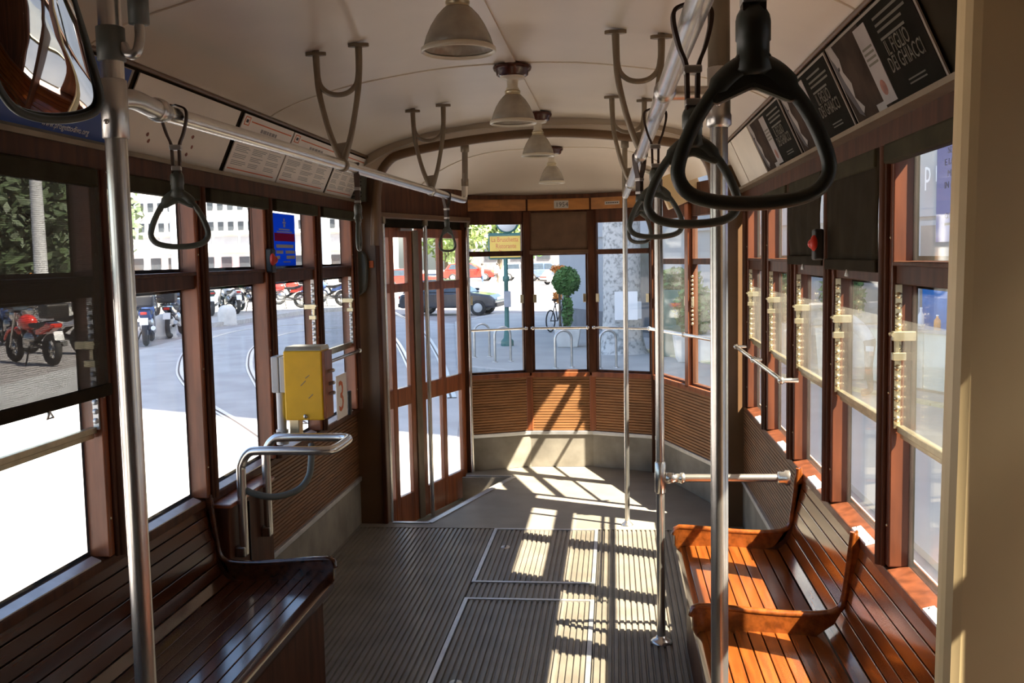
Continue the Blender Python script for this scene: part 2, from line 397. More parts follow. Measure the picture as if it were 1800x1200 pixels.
def hatch(y0, y1, label):
    t = thing('floor_hatch', label, 'hatch', (0,(y0+y1)/2,0), 'hatches in the tram floor')
    ribbed(HX0+0.02, HX1-0.02, y0+0.02, y1-0.02).build('ribbed_mat', 'rubber_floor', t, kind='stuff')
    mb = MB(); e = 0.018
    mb.box((HX0,y0,-0.008),(HX0+e,y1,0.003)); mb.box((HX1-e,y0,-0.008),(HX1,y1,0.003)); mb.box((HX0+e,y0,-0.008),(HX1-e,y0+e,0.003)); mb.box((HX0+e,y1-e,-0.008),(HX1-e,y1,0.003))
    mb.build('edging', 'alu', t, label='worn aluminium edging')
    cx, cyy = HX0+0.10, y0+(y1-y0)*0.62
    mb = MB(); mb.lathe([(0.001,0.004),(0.02,0.004),(0.024,0.001),(0.026,-0.003)], (cx,cyy,0.0), 18)
    h = mb.build('latch_cup', 'steel', t)
    MB().box((cx-0.003,cyy-0.018,0.003),(cx+0.003,cyy+0.018,0.008)).build('latch_bar', 'black', h)
hatch(4.39, 5.29, 'metal edged ribbed floor hatch nearer the platform, half in sunlight')
hatch(1.9, 4.18, 'long metal edged ribbed floor hatch in the foreground, nearer the camera')

# ---- ceiling
ce = struct('ceiling')
prof = [(-x,z) for x,z in CEIL[::-1]] + CEIL[1:]
sm = cspline([(x,0,z) for x,z in prof], 3); prof2 = [(p.x,p.z) for p in sm]
k = len(prof2)
MB().add([(x,YB,z) for x,z in prof2]+[(x,5.32,z) for x,z in prof2]+[(x*1.02,YB,z+0.04) for x,z in prof2]+[(x*1.02,5.32,z+0.04) for x,z in prof2],
   [(i,i+1,k+i+1,k+i) for i in range(k-1)]+[(2*k+i,2*k+i+1,3*k+i+1,3*k+i) for i in range(k-1)], True).build('ceiling_panel', 'cream', ce, fix=False)
for y in (0.9, 2.46, 3.80):
    for dx in (0,):
        MB().tube([(x,y,z-0.001) for x,z in prof2], 0.004, 6).build('seam_strip', 'placard', ce)
MB().box((-0.02,YB,2.2615),(0.02,5.3,2.266)).build('centre_strip', 'cream', ce)
# vestibule dome
def dome(u, t):
    hw = 1.06*(1-t) + 0.68*t; ze = 1.985*(1-t)+1.945*t
    zc = 1.95 + 0.275*max(0,(1-t**3.5))**0.5
    a = abs(u)
    z = ze + (zc-ze)*max(0,1-a**3.2)
    xx = u*hw; ye = 6.935 if abs(xx) < 0.228 else 6.935-(abs(xx)-0.228)*0.409
    return (xx, 5.30 + t*(ye-5.30), z)
NU, NT = 24, 16
vs = [dome(-1+2*i/NU, j/NT) for j in range(NT+1) for i in range(NU+1)]
MB().add(vs, [(j*(NU+1)+i, j*(NU+1)+i+1, (j+1)*(NU+1)+i+1, (j+1)*(NU+1)+i) for j in range(NT) for i in range(NU)], True).build('dome_panel', 'cream', ce, fix=False)
MB().tube([Vector(dome(-1+2*i/NU, 0.56))+Vector((0,0,-0.002)) for i in range(NU+1)], 0.004, 6).build('seam_strip', 'placard', ce)
MB().box((-1.2,YB,2.32),(1.2,7.1,2.34)).build('roof_sheet', 'cream', ce)

# ---- arch beam between saloon and platform
tb = struct('trim_1')
bp = [(-0.945,1.60),(-0.93,1.85),(-0.905,1.985),(-0.85,2.065),(-0.78,2.10),(-0.60,2.135),(-0.41,2.162),(-0.2,2.182),(0,2.19)]
bp = bp + [(-x,z) for x,z in bp[-2::-1]]
MB().tube(cspline([(x,5.34,z) for x,z in bp],3), 0.026, 10).build('arch_beam', 'pillar', tb)
for s in (-1,1):
    MB().box((s*0.93,5.38,-0.02),(s*1.13,5.47,2.02)).build('arch_jamb', 'pillar', tb, bevel=0.012)
    MB().box((s*0.925,5.36,0.0),(s*0.95,5.385,1.95)).build('jamb_moulding', 'wood_dark', tb, bevel=0.006)
# spandrel panel above the arch, up to the ceiling
outer = [(x,z) for x,z in prof2]
inn = [(p.x,p.z+0.01) for p in cspline([(x,0,z) for x,z in bp[2:-2]],3)]
MB().prism([(-1.13,1.98)] + [(-1.1,2.2),(-0.9,2.30),(0.9,2.30),(1.1,2.2)] + [(1.13,1.98)] + inn[::-1], 'y', 5.33, 5.36).build('arch_spandrel', 'cream', tb)

# ---- side walls
OFF = {1: 0.036, -1: -0.003}      # how far each window wall stands outside the nominal half width
wn = [0]
for s, side in ((-1,'left'),(1,'right')):
    w = struct('wall_'+side)
    X = lambda a: s*(a+OFF[s]); Z = lambda a: s*a
    MB().box((X(1.125),YB,-0.6),(X(1.16),5.55,SILL-0.02)).build('outer_panel', 'cream', w)
    MB().box((X(1.09),YB,TOPZ+0.05),(X(1.16),5.55,2.3)).build('upper_panel', 'wood_dark', w)
    # header board under the cards
    MB().box((X(1.045),YB,TOPZ),(X(1.125),5.40,COVE0-0.004)).build('header_board', 'wood_dark', w, bevel=0.004)
    MB().box((Z(1.035),YB,COVE0-0.014),(Z(1.10),5.40,COVE0)).build('card_ledge', 'bronze', w)
    MB().hexa([(Z(1.12),YB,COVE0),(Z(1.12),5.36,COVE0),(Z(1.085),5.36,COVE0),(Z(1.085),YB,COVE0),(Z(1.0),YB,2.10),(Z(1.0),5.36,2.10),(Z(0.975),5.36,2.092),(Z(0.975),YB,2.092)]).build('cove_panel', 'dark_blind', w)
    MB().tube([(Z(0.972),YB,2.09),(Z(0.972),5.33,2.09)],0.008,6).build('cove_bead','pillar',w)
    # sill
    MB().hexa([(Z(1.088 if s>0 else 1.066),YB,0.655),(X(1.13),YB,0.665),(X(1.13),5.4,0.665),(Z(1.088 if s>0 else 1.066),5.4,0.655),(Z(1.088 if s>0 else 1.066),YB,0.683),(X(1.13),YB,0.70),(X(1.13),5.4,0.70),(Z(1.088 if s>0 else 1.066),5.4,0.683)]).build('sill_board', 'wood_sun_toned' if s>0 else 'wood_dark', w, bevel=0.004)
    # reeded panel between bench end and arch
    y0 = 3.74 if s>0 else 3.73
    mb = MB(); z = 0.27; n = 22; p = (0.655-z)/n; prof_ = []
    for i in range(n): prof_ += [(z+i*p, 1.097), (z+i*p+p*0.2, 1.090), (z+i*p+p*0.8, 1.090)]
    prof_.append((0.655,1.097)); kk = len(prof_)
    mb.add([(Z(x),y0,zz) for zz,x in prof_]+[(Z(x),5.40,zz) for zz,x in prof_], [(i,i+1,kk+i+1,kk+i) for i in range(kk-1)])
    mb.build('reeded_panel', 'tambour_shade', w, kind='stuff')
    MB().box((Z(1.085),y0,0.0),(Z(1.13),5.40,0.25)).build('kick_plate', 'kick', w)
    MB().box((Z(1.075),y0,0.25),(Z(1.10),5.40,0.275)).build('kick_trim', 'alu', w, bevel=0.003)
    for y in PY:
        wd = 0.05
        if s > 0 and abs(y-1.27) < 0.01:
            MB().box((1.14,1.1990,SILL),(1.175,1.36,TOPZ)).build('pillar', 'wood_red', w); continue
        MB().box((X(1.055),y-wd,SILL),(X(1.12),y+wd,TOPZ)).build('pillar', 'wood_sun_toned' if s>0 else 'wood_red', w, bevel=0.004)
        mb = MB(); mb.box((X(1.044),y-0.024,SILL-0.005),(X(1.056),y+0.024,TOPZ)); mb.tube([(X(1.047),y,SILL-0.005),(X(1.047),y,TOPZ)],0.014,8)
        mb.build('pillar_moulding', 'wood_dark', w, bevel=0.003)
        for zz in (0.80,1.15,1.55):
            MB().sphere((X(1.054),y-0.037,zz),(0.003,0.004,0.004),8,4).build('screw','brass',w)
    MB().box((X(1.0),YB,-0.3),(X(1.13),YB+0.03,2.2)).build('end_post','wood_dark',w)

def side_window(s, i):
    y0, y1 = PY[i]+0.05, PY[i+1]-0.05
    by_post = s > 0 and i == 5      # the partition stands at the far edge of this window
    if by_post: y1 = 1.1980
    wn[0] += 1
    w = struct('window_%d' % wn[0]); X = lambda a: s*(a+OFF[s])
    near = y1 > 1.0
    mb = MB(); mb.box((X(1.065),y0,RAIL-0.028),(X(1.121),y1,RAIL+0.028)); mb.box((X(1.055),y0,RAIL+0.018),(X(1.121),y1,RAIL+0.030))
    mb.build('meeting_rail', 'wood_dark', w, bevel=0.003)
    g = 'glass' if s<0 else 'glass_hazy'
    MB().box((X(1.104),y0,RAIL+0.02),(X(1.108),y1,TOPZ)).build('upper_pane', g, w)
    MB().box((X(1.104),y0,SILL+0.005),(X(1.108),y1,RAIL-0.02)).build('lower_pane', g, w)
    mb = MB(); c = 0.012
    for z0, z1 in ((SILL+0.006,RAIL-0.028),(RAIL+0.03,TOPZ)):
        mb.box((X(1.116),y0,z0),(X(1.116),y0+c,z1))
        if not by_post: mb.box((X(1.116),y1-c,z0),(X(1.116),y1,z1))
        mb.box((X(1.116),y0+c,z0),(X(1.116),y1-c,z0+c)); mb.box((X(1.116),y0+c,z1-c),(X(1.116),y1-c,z1))
    mb.build('pane_bead', 'brass' if s>0 else 'wood_dark', w)
    if not near: return w
    has_slide = s>0 or i in (len(PY)-2, 7, 6)
    if has_slide and not (s>0 and i == 6):
        mb = MB(); mb.box((X(1.07),y0+0.006,1.05),(X(1.088),y1-0.006,1.068)); mb.box((X(1.078),y0+0.006,1.035),(X(1.086),y1-0.006,1.05))
        sr = mb.build('sliding_rail', 'brass', w, bevel=0.002)
        MB().box((X(1.077),y0+0.014,1.066),(X(1.081),y1-0.014,1.34)).build('sliding_pane', 'glass_side' if s>0 else 'glass', w)
    if (s>0 and not by_post) or i>=len(PY)-3 or (i == 7 and s<0):
        mb = MB(); yy = y1-0.006
        mb.box((X(1.062),yy-0.002,1.06),(X(1.078),yy+0.006,1.43))
        for q in range(13):
            zz = 1.085+q*0.0265
            mb.sphere((X(1.07),yy-0.003,zz),(0.0095,0.006,0.0085),8,5)
        mb.build('toothed_rack', 'brass' if s>0 else 'alu', w)
        mb = MB(); zz = 1.30
        mb.box((X(1.052),yy-0.022,zz-0.012),(X(1.108),yy-0.002,zz+0.012)); mb.box((X(1.052),yy-0.02,zz-0.062),(X(1.086),yy-0.002,zz-0.042)); mb.box((X(1.058),yy-0.016,zz-0.045),(X(1.07),yy-0.006,zz-0.01)); mb.tube([(X(1.05),yy-0.03,zz+0.004),(X(1.05),yy-0.002,zz+0.004)],0.005,8)
        mb.build('latch', 'brass', w, bevel=0.002)
    if s>0:
        ym = (y0+y1)/2-0.09
        mb = MB(); mb.hexa([(X(1.052),ym-0.08,0.683),(X(1.078),ym-0.08,0.690),(X(1.078),ym+0.08,0.690),(X(1.052),ym+0.08,0.683),(X(1.052),ym-0.08,0.690),(X(1.078),ym-0.08,0.697),(X(1.078),ym+0.08,0.697),(X(1.052),ym+0.08,0.690)])
        pl = mb.build('sill_plate', 'white', w, label='white enamel plate screwed to the sill')
        mb = MB()
        for q in (-0.07,0.07): mb.sphere((X(1.065),ym+q,0.6945),(0.004,0.004,0.002),8,4)
        mb.build('screw','steel',pl)
    else:
        mb = MB(); mb.hexa([(X(1.074),y0+0.02,0.680),(X(1.10),y0+0.02,0.690),(X(1.10),y1-0.02,0.690),(X(1.072),y1-0.02,0.680),(X(1.074),y0+0.02,0.688),(X(1.10),y0+0.02,0.699),(X(1.10),y1-0.02,0.699),(X(1.072),y1-0.02,0.688)])
        mb.build('sill_plate', 'alu', w, label='dull aluminium sill plate')
    # rolled blind at the top of every opening
    MB().box((X(1.03),y0-0.005,TOPZ-0.05),(X(1.06),y1+0.005,TOPZ)).build('blind_box', 'green_blind', w, bevel=0.006)
    return w
WIN = {}
for s in (-1,1):
    for i in range(len(PY)-1):
        if i < 5:      # panels added over the unseen bays behind the camera to cut light
            MB().box((s*1.09,PY[i]+0.05,SILL),(s*1.12,PY[i+1]-0.05,TOPZ)).build('bay_light_block','wood_dark',bpy.data.objects['wall_right' if s>0 else 'wall_left'])
        else: WIN[(s,i)] = side_window(s, i)
# index of window whose span is 1.99..2.56 : PY[7]=1.94
def blind(s, i, z0, m, label, name='window_blind', sag=0.0):
    y0, y1 = PY[i]+0.02, PY[i+1]-0.03; X = lambda a: s*(a+OFF[s])
    t = thing(name, label, 'blind', (X(1.04),(y0+y1)/2,z0))
    mb = MB(); n = 12; N2 = 10
    vs = []
    for layer in (0,0.0025):
        for j in range(N2+1):
            for q in range(n+1):
                yy = y0+(y1-y0)*q/n; zz = z0+(TOPZ-z0)*j/N2
                vs.append((X(1.04-0.004*math.sin(q*1.9+j*0.4)*(1-j/N2)-layer - sag*math.sin(PI*j/N2)*0.02), yy, zz))
    L = (N2+1)*(n+1)
    fs = [(a*L+j*(n+1)+q, a*L+j*(n+1)+q+1, a*L+(j+1)*(n+1)+q+1, a*L+(j+1)*(n+1)+q) for a in (0,) for j in range(N2) for q in range(n)]
    mb.add(vs[:L], fs, True)
    f = mb.build('fabric', m, t)
    sl = f.modifiers.new('thick','SOLIDIFY'); sl.thickness = 0.0015
    mb = MB(); mb.box((X(1.03),y0,z0-0.03),(X(1.046),y1,z0+0.004))
    mb.build('hem_bar', 'dark_blind', t, bevel=0.004)
    MB().tube([(X(1.032),(y0+y1)/2,z0-0.028),(X(1.03),(y0+y1)/2-0.012,z0-0.045),(X(1.03),(y0+y1)/2+0.012,z0-0.045),(X(1.032),(y0+y1)/2,z0-0.028)],0.004,6).build('pull_ring','steel',t)
    return t
blind(-1, 7, 1.185, 'blind_veil', 'sheer grey roller blind pulled low over the nearest left window')
blind(1, 9, 1.50, 'dark_blind', 'dark canvas roller blind over the middle right window, beside the red button', sag=0.6)
blind(1, 8, 1.49, 'dark_blind', 'dark canvas roller blind on the right, next to the window with the violet poster')

# end wall behind the camera
we = struct('wall_back')
MB().box((-1.16,YB-0.05,-0.3),(1.16,YB,2.33)).build('end_panel', 'wood_dark', we)

# ---- right partition near the camera
pt = struct('trim_2')
mb = MB()
for z0, z1 in ((0.0, 2.16),):
    pl = [(0.020,1.325),(0.009,1.328),(0.002,1.336),(0.0,1.348),(0.0,1.365)]
    lean = lambda z: 0.830 + (z-1.26)*0.014
    ring = lambda z: [(lean(z)+a, y, z) for a, y in pl] + [(1.18,1.365,z),(1.18,1.325,z)]
    n = 7; mb.add(ring(z0)+ring(z1), [tuple(range(n))[::-1], tuple(range(n,2*n))] + [(i,(i+1)%n,n+(i+1)%n,n+i) for i in range(n)])
mb.build('partition_panel', 'cream_panel', pt, bevel=0.003)
MB().box((0.806,0.98,0.0),(1.13,1.02,2.14)).build('added_dark_post', 'wood_dark', pt, bevel=0.008)  # dark post added to darken the far right edge of the view

# ---- front end: polygon of three windows, right taper with two windows, left taper with door
FP = [(-0.668,6.745),(-0.228,6.925),(0.228,6.925),(0.668,6.745)]
def front_panel(w, p, q, post=True):
    p = Vector(p); q = Vector(q); d = (q-p).normalized(); n = Vector((-d.y,d.x)); 
    if n.y > 0 and abs(n.y) > 0.3: n = -n
    if abs(n.y) <= 0.6 and n.x*((p.x+q.x)/2) > 0: n = -n    # n points into the car
    L = (q-p).length
    P3 = lambda a, off, z: (*(p + d*a + n*off), z)
    def slab(mb, a0, a1, o0, o1, z0, z1):
        return mb.hexa([P3(a0,o0,z0),P3(a1,o0,z0),P3(a1,o1,z0),P3(a0,o1,z0),P3(a0,o0,z1),P3(a1,o0,z1),P3(a1,o1,z1),P3(a0,o1,z1)])
    slab(MB(),0,L,-0.06,-0.03,-0.6,0.69).build('outer_panel','cream',w)
    # kick plate, cove at its foot
    slab(MB(),0,L,-0.03,0.012,0.0,0.235).build('kick_plate','kick',w)
    slab(MB(),0,L,-0.03,0.022,0.235,0.262).build('kick_trim','alu',w,bevel=0.003)
    mb = MB(); z = 0.262; N_ = 20; pp = (0.655-z)/N_; pr = []
    for i in range(N_): pr += [(z+i*pp,0.004),(z+i*pp+pp*0.18,0.012),(z+i*pp+pp*0.82,0.012)]
    pr.append((0.655,0.004)); kk = len(pr)
    mb.add([P3(0,o,zz) for zz,o in pr]+[P3(L,o,zz) for zz,o in pr],[(i,i+1,kk+i+1,kk+i) for i in range(kk-1)])
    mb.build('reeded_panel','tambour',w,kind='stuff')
    slab(MB(),0,L,-0.05,0.03,0.655,0.69).build('sill_board','wood_red',w,bevel=0.004)
    slab(MB(),0,L,-0.04,0.006,1.765,1.825).build('header_board','wood_dark',w)
    slab(MB(),0,L,-0.05,0.004,1.82,1.955).build('upper_panel','wood_dark',w)
    return P3, slab, L
def pane_set(w, P3, slab, a0, a1, rail, g='glass', zt=1.765):
    c = 0.022
    mb = MB()
    slab(mb,a0,a0+c,-0.03,0.008,0.69,zt); slab(mb,a1-c,a1,-0.03,0.008,0.69,zt)
    slab(mb,a0+c,a1-c,-0.03,0.008,rail-0.018,rail+0.018); slab(mb,a0+c,a1-c,-0.03,0.008,0.69,0.705); slab(mb,a0+c,a1-c,-0.03,0.008,zt-0.015,zt)
    mb.build('window_frame','wood_dark',w,bevel=0.003)
    slab(MB(),a0+c,a1-c,-0.014,-0.010,0.705,rail-0.018).build('lower_pane',g,w)
    slab(MB(),a0+c,a1-c,-0.014,-0.010,rail+0.018,zt-0.015).build('upper_pane',g,w)
    mb = MB()
    for a in (a0+0.03,a1-0.03): slab(mb,a-0.012,a+0.012,0.006,0.016,1.19,1.25)
    mb.build('latch','brass',w,bevel=0.002)
wf = struct('wall_front')
front = []
for i in range(3):
    P3, slab, L = front_panel(wf, FP[i], FP[i+1])
    wn[0] += 1; w = struct('window_%d' % wn[0])
    pane_set(w, P3, slab, 0.02, L-0.02, 1.545)
    front.append((P3, slab, L))
    slab(MB(),0.01,L-0.01,0.004,0.014,1.845,1.925).build('amber_panel','wood_amber',wf)
    slab(MB(),0,L,0.004,0.03,1.925,1.955).build('cornice_board','wood_dark',wf,bevel=0.004)
    # chrome bar in front of the glass
    t = thing('window_bar', ['chrome bar across the front left window above the bike racks','chrome bar across the middle front window by the potted tree','chrome bar across the right front window before the tree trunk'][i], 'rail', P3(L/2,0.03,1.01), 'bars across the end windows')
    MB().tube([P3(0.03,0.04,1.01),P3(L-0.03,0.04,1.01)],0.0085,10).build('bar','chrome',t)
    for a in (0.03,L-0.03):
        MB().tube([P3(a,0.0,1.01),P3(a,0.04,1.01)],0.011,10).sphere(P3(a,0.04,1.01),0.014,10,6).build('bracket','chrome',t)
for j in (1,2):
    x, y = FP[j]
    mb = MB(); mb.box((x-0.028,y-0.03,0.66),(x+0.028,y+0.04,1.84)); mb.build('end_post','wood_dark',wf,bevel=0.008)
    MB().box((x-0.024,y-0.022,0.262),(x+0.024,y+0.03,0.66)).build('panel_post','wood_red',wf,bevel=0.006)
for j in (0,3):
    x, y = FP[j]
    MB().box((x-0.03,y-0.04,0.0),(x+0.03,y+0.05,1.96)).build('end_post','wood_dark',wf,bevel=0.008)
# amber panel print outline and number plates
P3, slab, L = front[0]
mb = MB(); slab(mb,0.16,0.27,0.014,0.0145,1.872,1.873); slab(mb,0.16,0.27,0.014,0.0145,1.902,1.903); slab(mb,0.16,0.161,0.014,0.0145,1.872,1.903); slab(mb,0.27,0.271,0.014,0.0145,1.872,1.903); slab(mb,0.222,0.2226,0.014,0.0145,1.872,1.903)
mb.build('inlay_line','ink_dark',wf,kind='stuff')
P3, slab, L = front[1]
t = thing('number_plate','small white enamel plate reading 1954 above the middle end window','plate',P3(L/2,0.014,1.86))
slab(MB(),L/2-0.03,L/2+0.072,0.014,0.018,1.857,1.912).build('plate','plate',t)
text('1954',0.046,P3(L/2-0.02,0.0185,1.868),(1,0,0),(0,0,1),'ink_dark',t)
P3, slab, L = front[2]
t = thing('notice_plate','narrow grey plate on the amber board right of the number plate','plate',P3(0.17,0.014,1.87))
slab(MB(),0.115,0.225,0.014,0.018,1.872,1.895).build('plate','plate',t)
mb = MB(); a = 0.125
for q in range(6): slab(mb,a,a+0.012,0.018,0.0184,1.88,1.888); a += 0.016
mb.build('lettering','ink_dark',t,kind='stuff')
# blind over the middle end window
P3, slab, L = front[1]
t = thing('window_blind','brown canvas roller blind on the middle end window under the number plate','blind',P3(L/2,0.02,1.55))
mb = MB(); vs=[]; n=14; N2=8
for j in range(N2+1):
    for q in range(n+1):
        vs.append(P3(0.012+(L-0.024)*q/n, 0.020+0.003*math.sin(q*1.3+j*.5), 1.56+(1.83-1.56)*j/N2))
mb.add(vs,[(j*(n+1)+q,j*(n+1)+q+1,(j+1)*(n+1)+q+1,(j+1)*(n+1)+q) for j in range(N2) for q in range(n)],True)
f = mb.build('fabric','brown_blind',t); f.modifiers.new('thick','SOLIDIFY').thickness=0.002
slab(MB(),0.012,L-0.012,0.014,0.03,1.535,1.565).build('hem_bar','brown_blind',t,bevel=0.004)

# right taper
TR0, TR1 = FP[3], (1.10,5.52)
P3, slab, L = front_panel(wf, TR0, TR1)
for a0, a1 in ((0.03,0.57),(0.62,L-0.04)):
    wn[0] += 1; w = struct('window_%d' % wn[0]); pane_set(w, P3, slab, a0, a1, 1.47, 'glass_hazy')
    mb = MB()
    for q in range(12): mb.sphere(P3(a0+0.028,0.012,1.08+q*0.027),(0.009,0.006,0.009),8,5)
    mb.build('toothed_rack','brass',w)
slab(MB(),0.565,0.625,-0.03,0.03,0.67,1.83).build('end_post','wood_red',wf,bevel=0.006)
t = thing('window_bar','chrome bar along the slanted right end windows','rail',P3(L/2,0.05,1.0))
MB().tube([P3(0.02,0.05,1.01),P3(L-0.1,0.05,1.01)],0.011,10).build('bar','chrome',t)
for a in (0.02,0.6,L-0.12): MB().tube([P3(a,0.0,1.01),P3(a,0.05,1.01)],0.012,10).sphere(P3(a,0.05,1.01),0.017,10,6).build('bracket','chrome',t)
# box high on the right taper
t = thing('cabinet','cream metal box tilted under the ceiling on the right of the platform','box',(0.80,6.1,1.83))
mb = MB(); u = Vector((0.88,0,0.36)).normalized(); v = Vector((-0.36,0,0.88)).normalized(); c = Vector((0.80,6.12,1.93))
pts = []
for yy in (-0.04,0.11):
    for a, b in ((-0.115,-0.10),(0.115,-0.10),(0.115,0.10),(-0.115,0.10)): pts.append(c+u*a+v*b+Vector((0,yy,0)))
mb.hexa(pts); mb.build('case','cream_panel',t,bevel=0.006)
mb = MB()
for a, b in ((-0.1,-0.085),(0.1,-0.085),(0.1,0.085),(-0.1,0.085)): mb.sphere(c+u*a+v*b+Vector((0,-0.041,0)),0.004,8,4)
mb.build('screw','steel',t,kind='stuff')

# left taper : header and folding door
TL0, TL1 = Vector((-1.10,5.50)), Vector(FP[0])
d2 = (TL1-TL0).normalized(); n2 = Vector((d2.y,-d2.x)); Ld = (TL1-TL0).length
D3 = lambda a, off, z: (*(TL0 + d2*a + n2*off), z)
def dslab(mb, a0, a1, o0, o1, z0, z1):
    return mb.hexa([D3(a0,o0,z0),D3(a1,o0,z0),D3(a1,o1,z0),D3(a0,o1,z0),D3(a0,o0,z1),D3(a1,o0,z1),D3(a1,o1,z1),D3(a0,o1,z1)])
dw = struct('trim_3')
dslab(MB(),0,Ld,-0.05,0.05,1.80,2.06).build('door_header','wood_dark',dw)
dslab(MB(),0,Ld,0.02,0.07,1.765,1.80).build('header_moulding','pillar',dw,bevel=0.006)
dslab(MB(),0,Ld,-0.03,0.005,1.715,1.80).build('door_track_board','dark_blind',dw)
dslab(MB(),-0.02,0.04,-0.05,0.05,-0.2,1.80).build('door_jamb','wood_dark',dw)
dr = struct('door_1')
zb, zt = -0.165, 1.715
def leaf(a0, a1, off):
    lf = MB(); st = 0.055; w = a1-a0; mid = (a0+a1)/2; ms = 0.026
    fr = MB(); o0, o1 = off-0.016, off+0.016
    dslab(fr,a0,a0+st,o0,o1,zb,zt); dslab(fr,a1-st,a1,o0,o1,zb,zt); dslab(fr,mid-ms,mid+ms,o0,o1,zb,zt)
    for z0, z1 in ((zb,0.03),(0.60,0.715),(1.315,1.37),(1.655,zt)):
        dslab(fr,a0+st,mid-ms,o0,o1,z0,z1); dslab(fr,mid+ms,a1-st,o0,o1,z0,z1)
    l = fr.build('door_leaf','wood_red',dr,bevel=0.005)
    for b0, b1 in ((a0+st,mid-ms),(mid+ms,a1-st)):
        for z0, z1 in ((0.03,0.60),(0.715,1.315),(1.37,1.655)):
            dslab(MB(),b0,b1,off-0.002,off+0.002,z0,z1).build('pane','glass',l)
    return l
l1 = leaf(0.12,0.605,0.0); l2 = leaf(0.68,Ld-0.03,0.0)
dslab(MB(),0.605,0.675,-0.02,0.025,zb,1.70).build('meeting_stile','bronze',dr,bevel=0.006)
dslab(MB(),0.12,0.22,0.016,0.024,0.62,0.67).build('lock_plate','dark_blind',l1)
for a, zz, lb, ex in ((0.155,-0.17,'chrome pole nearest the saloon beside the folding door',0.09),(0.70,-0.17,'chrome pole before the middle of the folding door',0.06),(Ld-0.02,-0.17,'chrome pole between folding door and front left window',0.05)):
    t = thing('door_pole',lb,'pole',D3(a,ex,zz),'poles at the folding door')
    MB().tube([D3(a,ex,zz),D3(a,ex,1.77)],0.0135,12).build('tube','chrome',t)
    MB().lathe([(0.02,-0.04),(0.02,0.0)],D3(a,ex,1.77),12).build('top_socket','bronze',t)
dslab(MB(),0.42,0.56,0.03,0.05,1.695,1.71).build('door_closer','steel',dr)

# ================================================================== BENCHES
def bench(s, y1, label, dividers):
    y0 = -1.2; X = lambda a: s*(a + max(0.0, a-0.9)*(0.40 if s>0 else 0.26))
    t = thing('wooden_bench', label, 'bench', (X(0.83),(y0+y1)/2,0))
    wm = 'wood_bench' if s>0 else 'wood_bench_shade'
    # profile of the seat and back (x,z) from the front edge to the sill
    seat = [(0.645+0.0405*i, 0.398+0.006*math.sin(PI*i/8)-0.0013*i) for i in range(9)]
    pr = seat + [(0.992,0.416),(1.004,0.455),(1.010,0.498),(1.016,0.541),(1.023,0.584),(1.030,0.627),(1.036,0.668)]
    first = None
    for i in range(len(pr)-1):
        (xa,za),(xb,zb) = pr[i], pr[i+1]
        d = Vector((xb-xa,zb-za)); L = d.length; d.normalize(); n = Vector((-d.y,d.x))
        g = 0.0017; a = Vector((xa,za))+d*g; b = Vector((xb,zb))-d*g; th = 0.016
        poly = [(X(a.x),a.y),(X(b.x),b.y),(X(b.x-n.x*th),b.y-n.y*th),(X(a.x-n.x*th),a.y-n.y*th)]
        MB().prism(poly,'y',y0,y1-0.012).build('slat',wm,t,bevel=0.0018)
    # rounded nosing along the front, apron and end
    MB().prism([(X(x),z) for x,z in [(0.645,0.400),(0.628,0.396),(0.617,0.384),(0.615,0.366),(0.622,0.35),(0.645,0.345)]],'y',y0,y1-0.01,True).build('front_nosing',wm,t)
    MB().box((X(0.652),y0,0.0),(X(0.672),y1-0.03,0.345)).build('apron','wood_dark',t)
    MB().prism([(X(x),z) for x,z in [(0.66,0.0),(1.06,0.0),(1.06,0.66),(1.02,0.64),(1.0,0.49),(0.96,0.40),(0.92,0.385),(0.66,0.39)]],'y',y1-0.03,y1-0.012).build('end_panel','wood_dark',t)
    for yd in dividers:
        inner = [(0.626,0.470),(0.70,0.466),(0.80,0.457),(0.90,0.451),(0.960,0.453),(0.990,0.464),(1.004,0.492),(1.012,0.56),(1.018,0.63),(1.024,0.70)]
        inner = [(p.x,p.z) for p in cspline([(x,0,z) for x,z in inner],4)]
        outer = [(1.032,0.708),(1.036,0.65),(1.022,0.56),(1.006,0.48),(0.985,0.425),(0.95,0.39),(0.90,0.385),(0.70,0.39),(0.622,0.372),(0.606,0.40),(0.606,0.45),(0.614,0.466)]
        MB().prism([(X(x),z) for x,z in inner+outer],'y',yd-0.010,yd+0.010).build('divider',wm,t,bevel=0.004)
        MB().tube([(X(x),yd,z) for x,z in [(0.606,0.44),(0.612,0.464)]+inner],0.0115,8).build('divider_cap',wm,t)
    return t
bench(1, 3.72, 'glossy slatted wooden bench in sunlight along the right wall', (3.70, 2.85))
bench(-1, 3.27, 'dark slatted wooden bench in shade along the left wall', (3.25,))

# wooden casing beyond the left bench
t = thing('wall_casing','dark wooden casing on the wall between left bench and yellow machine','casing',(-1.05,3.5,0))
MB().box((-1.12,3.285,0.0),(-1.002,3.73,0.64)).build('case','wood_dark',t,bevel=0.005)
MB().box((-1.0025,3.47,0.02),(-0.997,3.475,0.62)).build('joint','black',t)
MB().box((-1.12,3.28,0.64),(-0.99,3.735,0.655)).build('top_board','wood_red',t,bevel=0.004)

# ================================================================== POLES AND RAILS
def flange(c, r): return MB().lathe([(0.0005,0.026),(r*0.42,0.026),(r*0.5,0.018),(r*0.8,0.010),(r,0.003),(r,-0.002)], c, 22)
def czc(x): # ceiling height at x
    x = abs(x)
    for (a,za),(b,zb) in zip(CEIL,CEIL[1:]):
        if a <= x <= b: return za+(zb-za)*(x-a)/(b-a)
    return CEIL[-1][1]
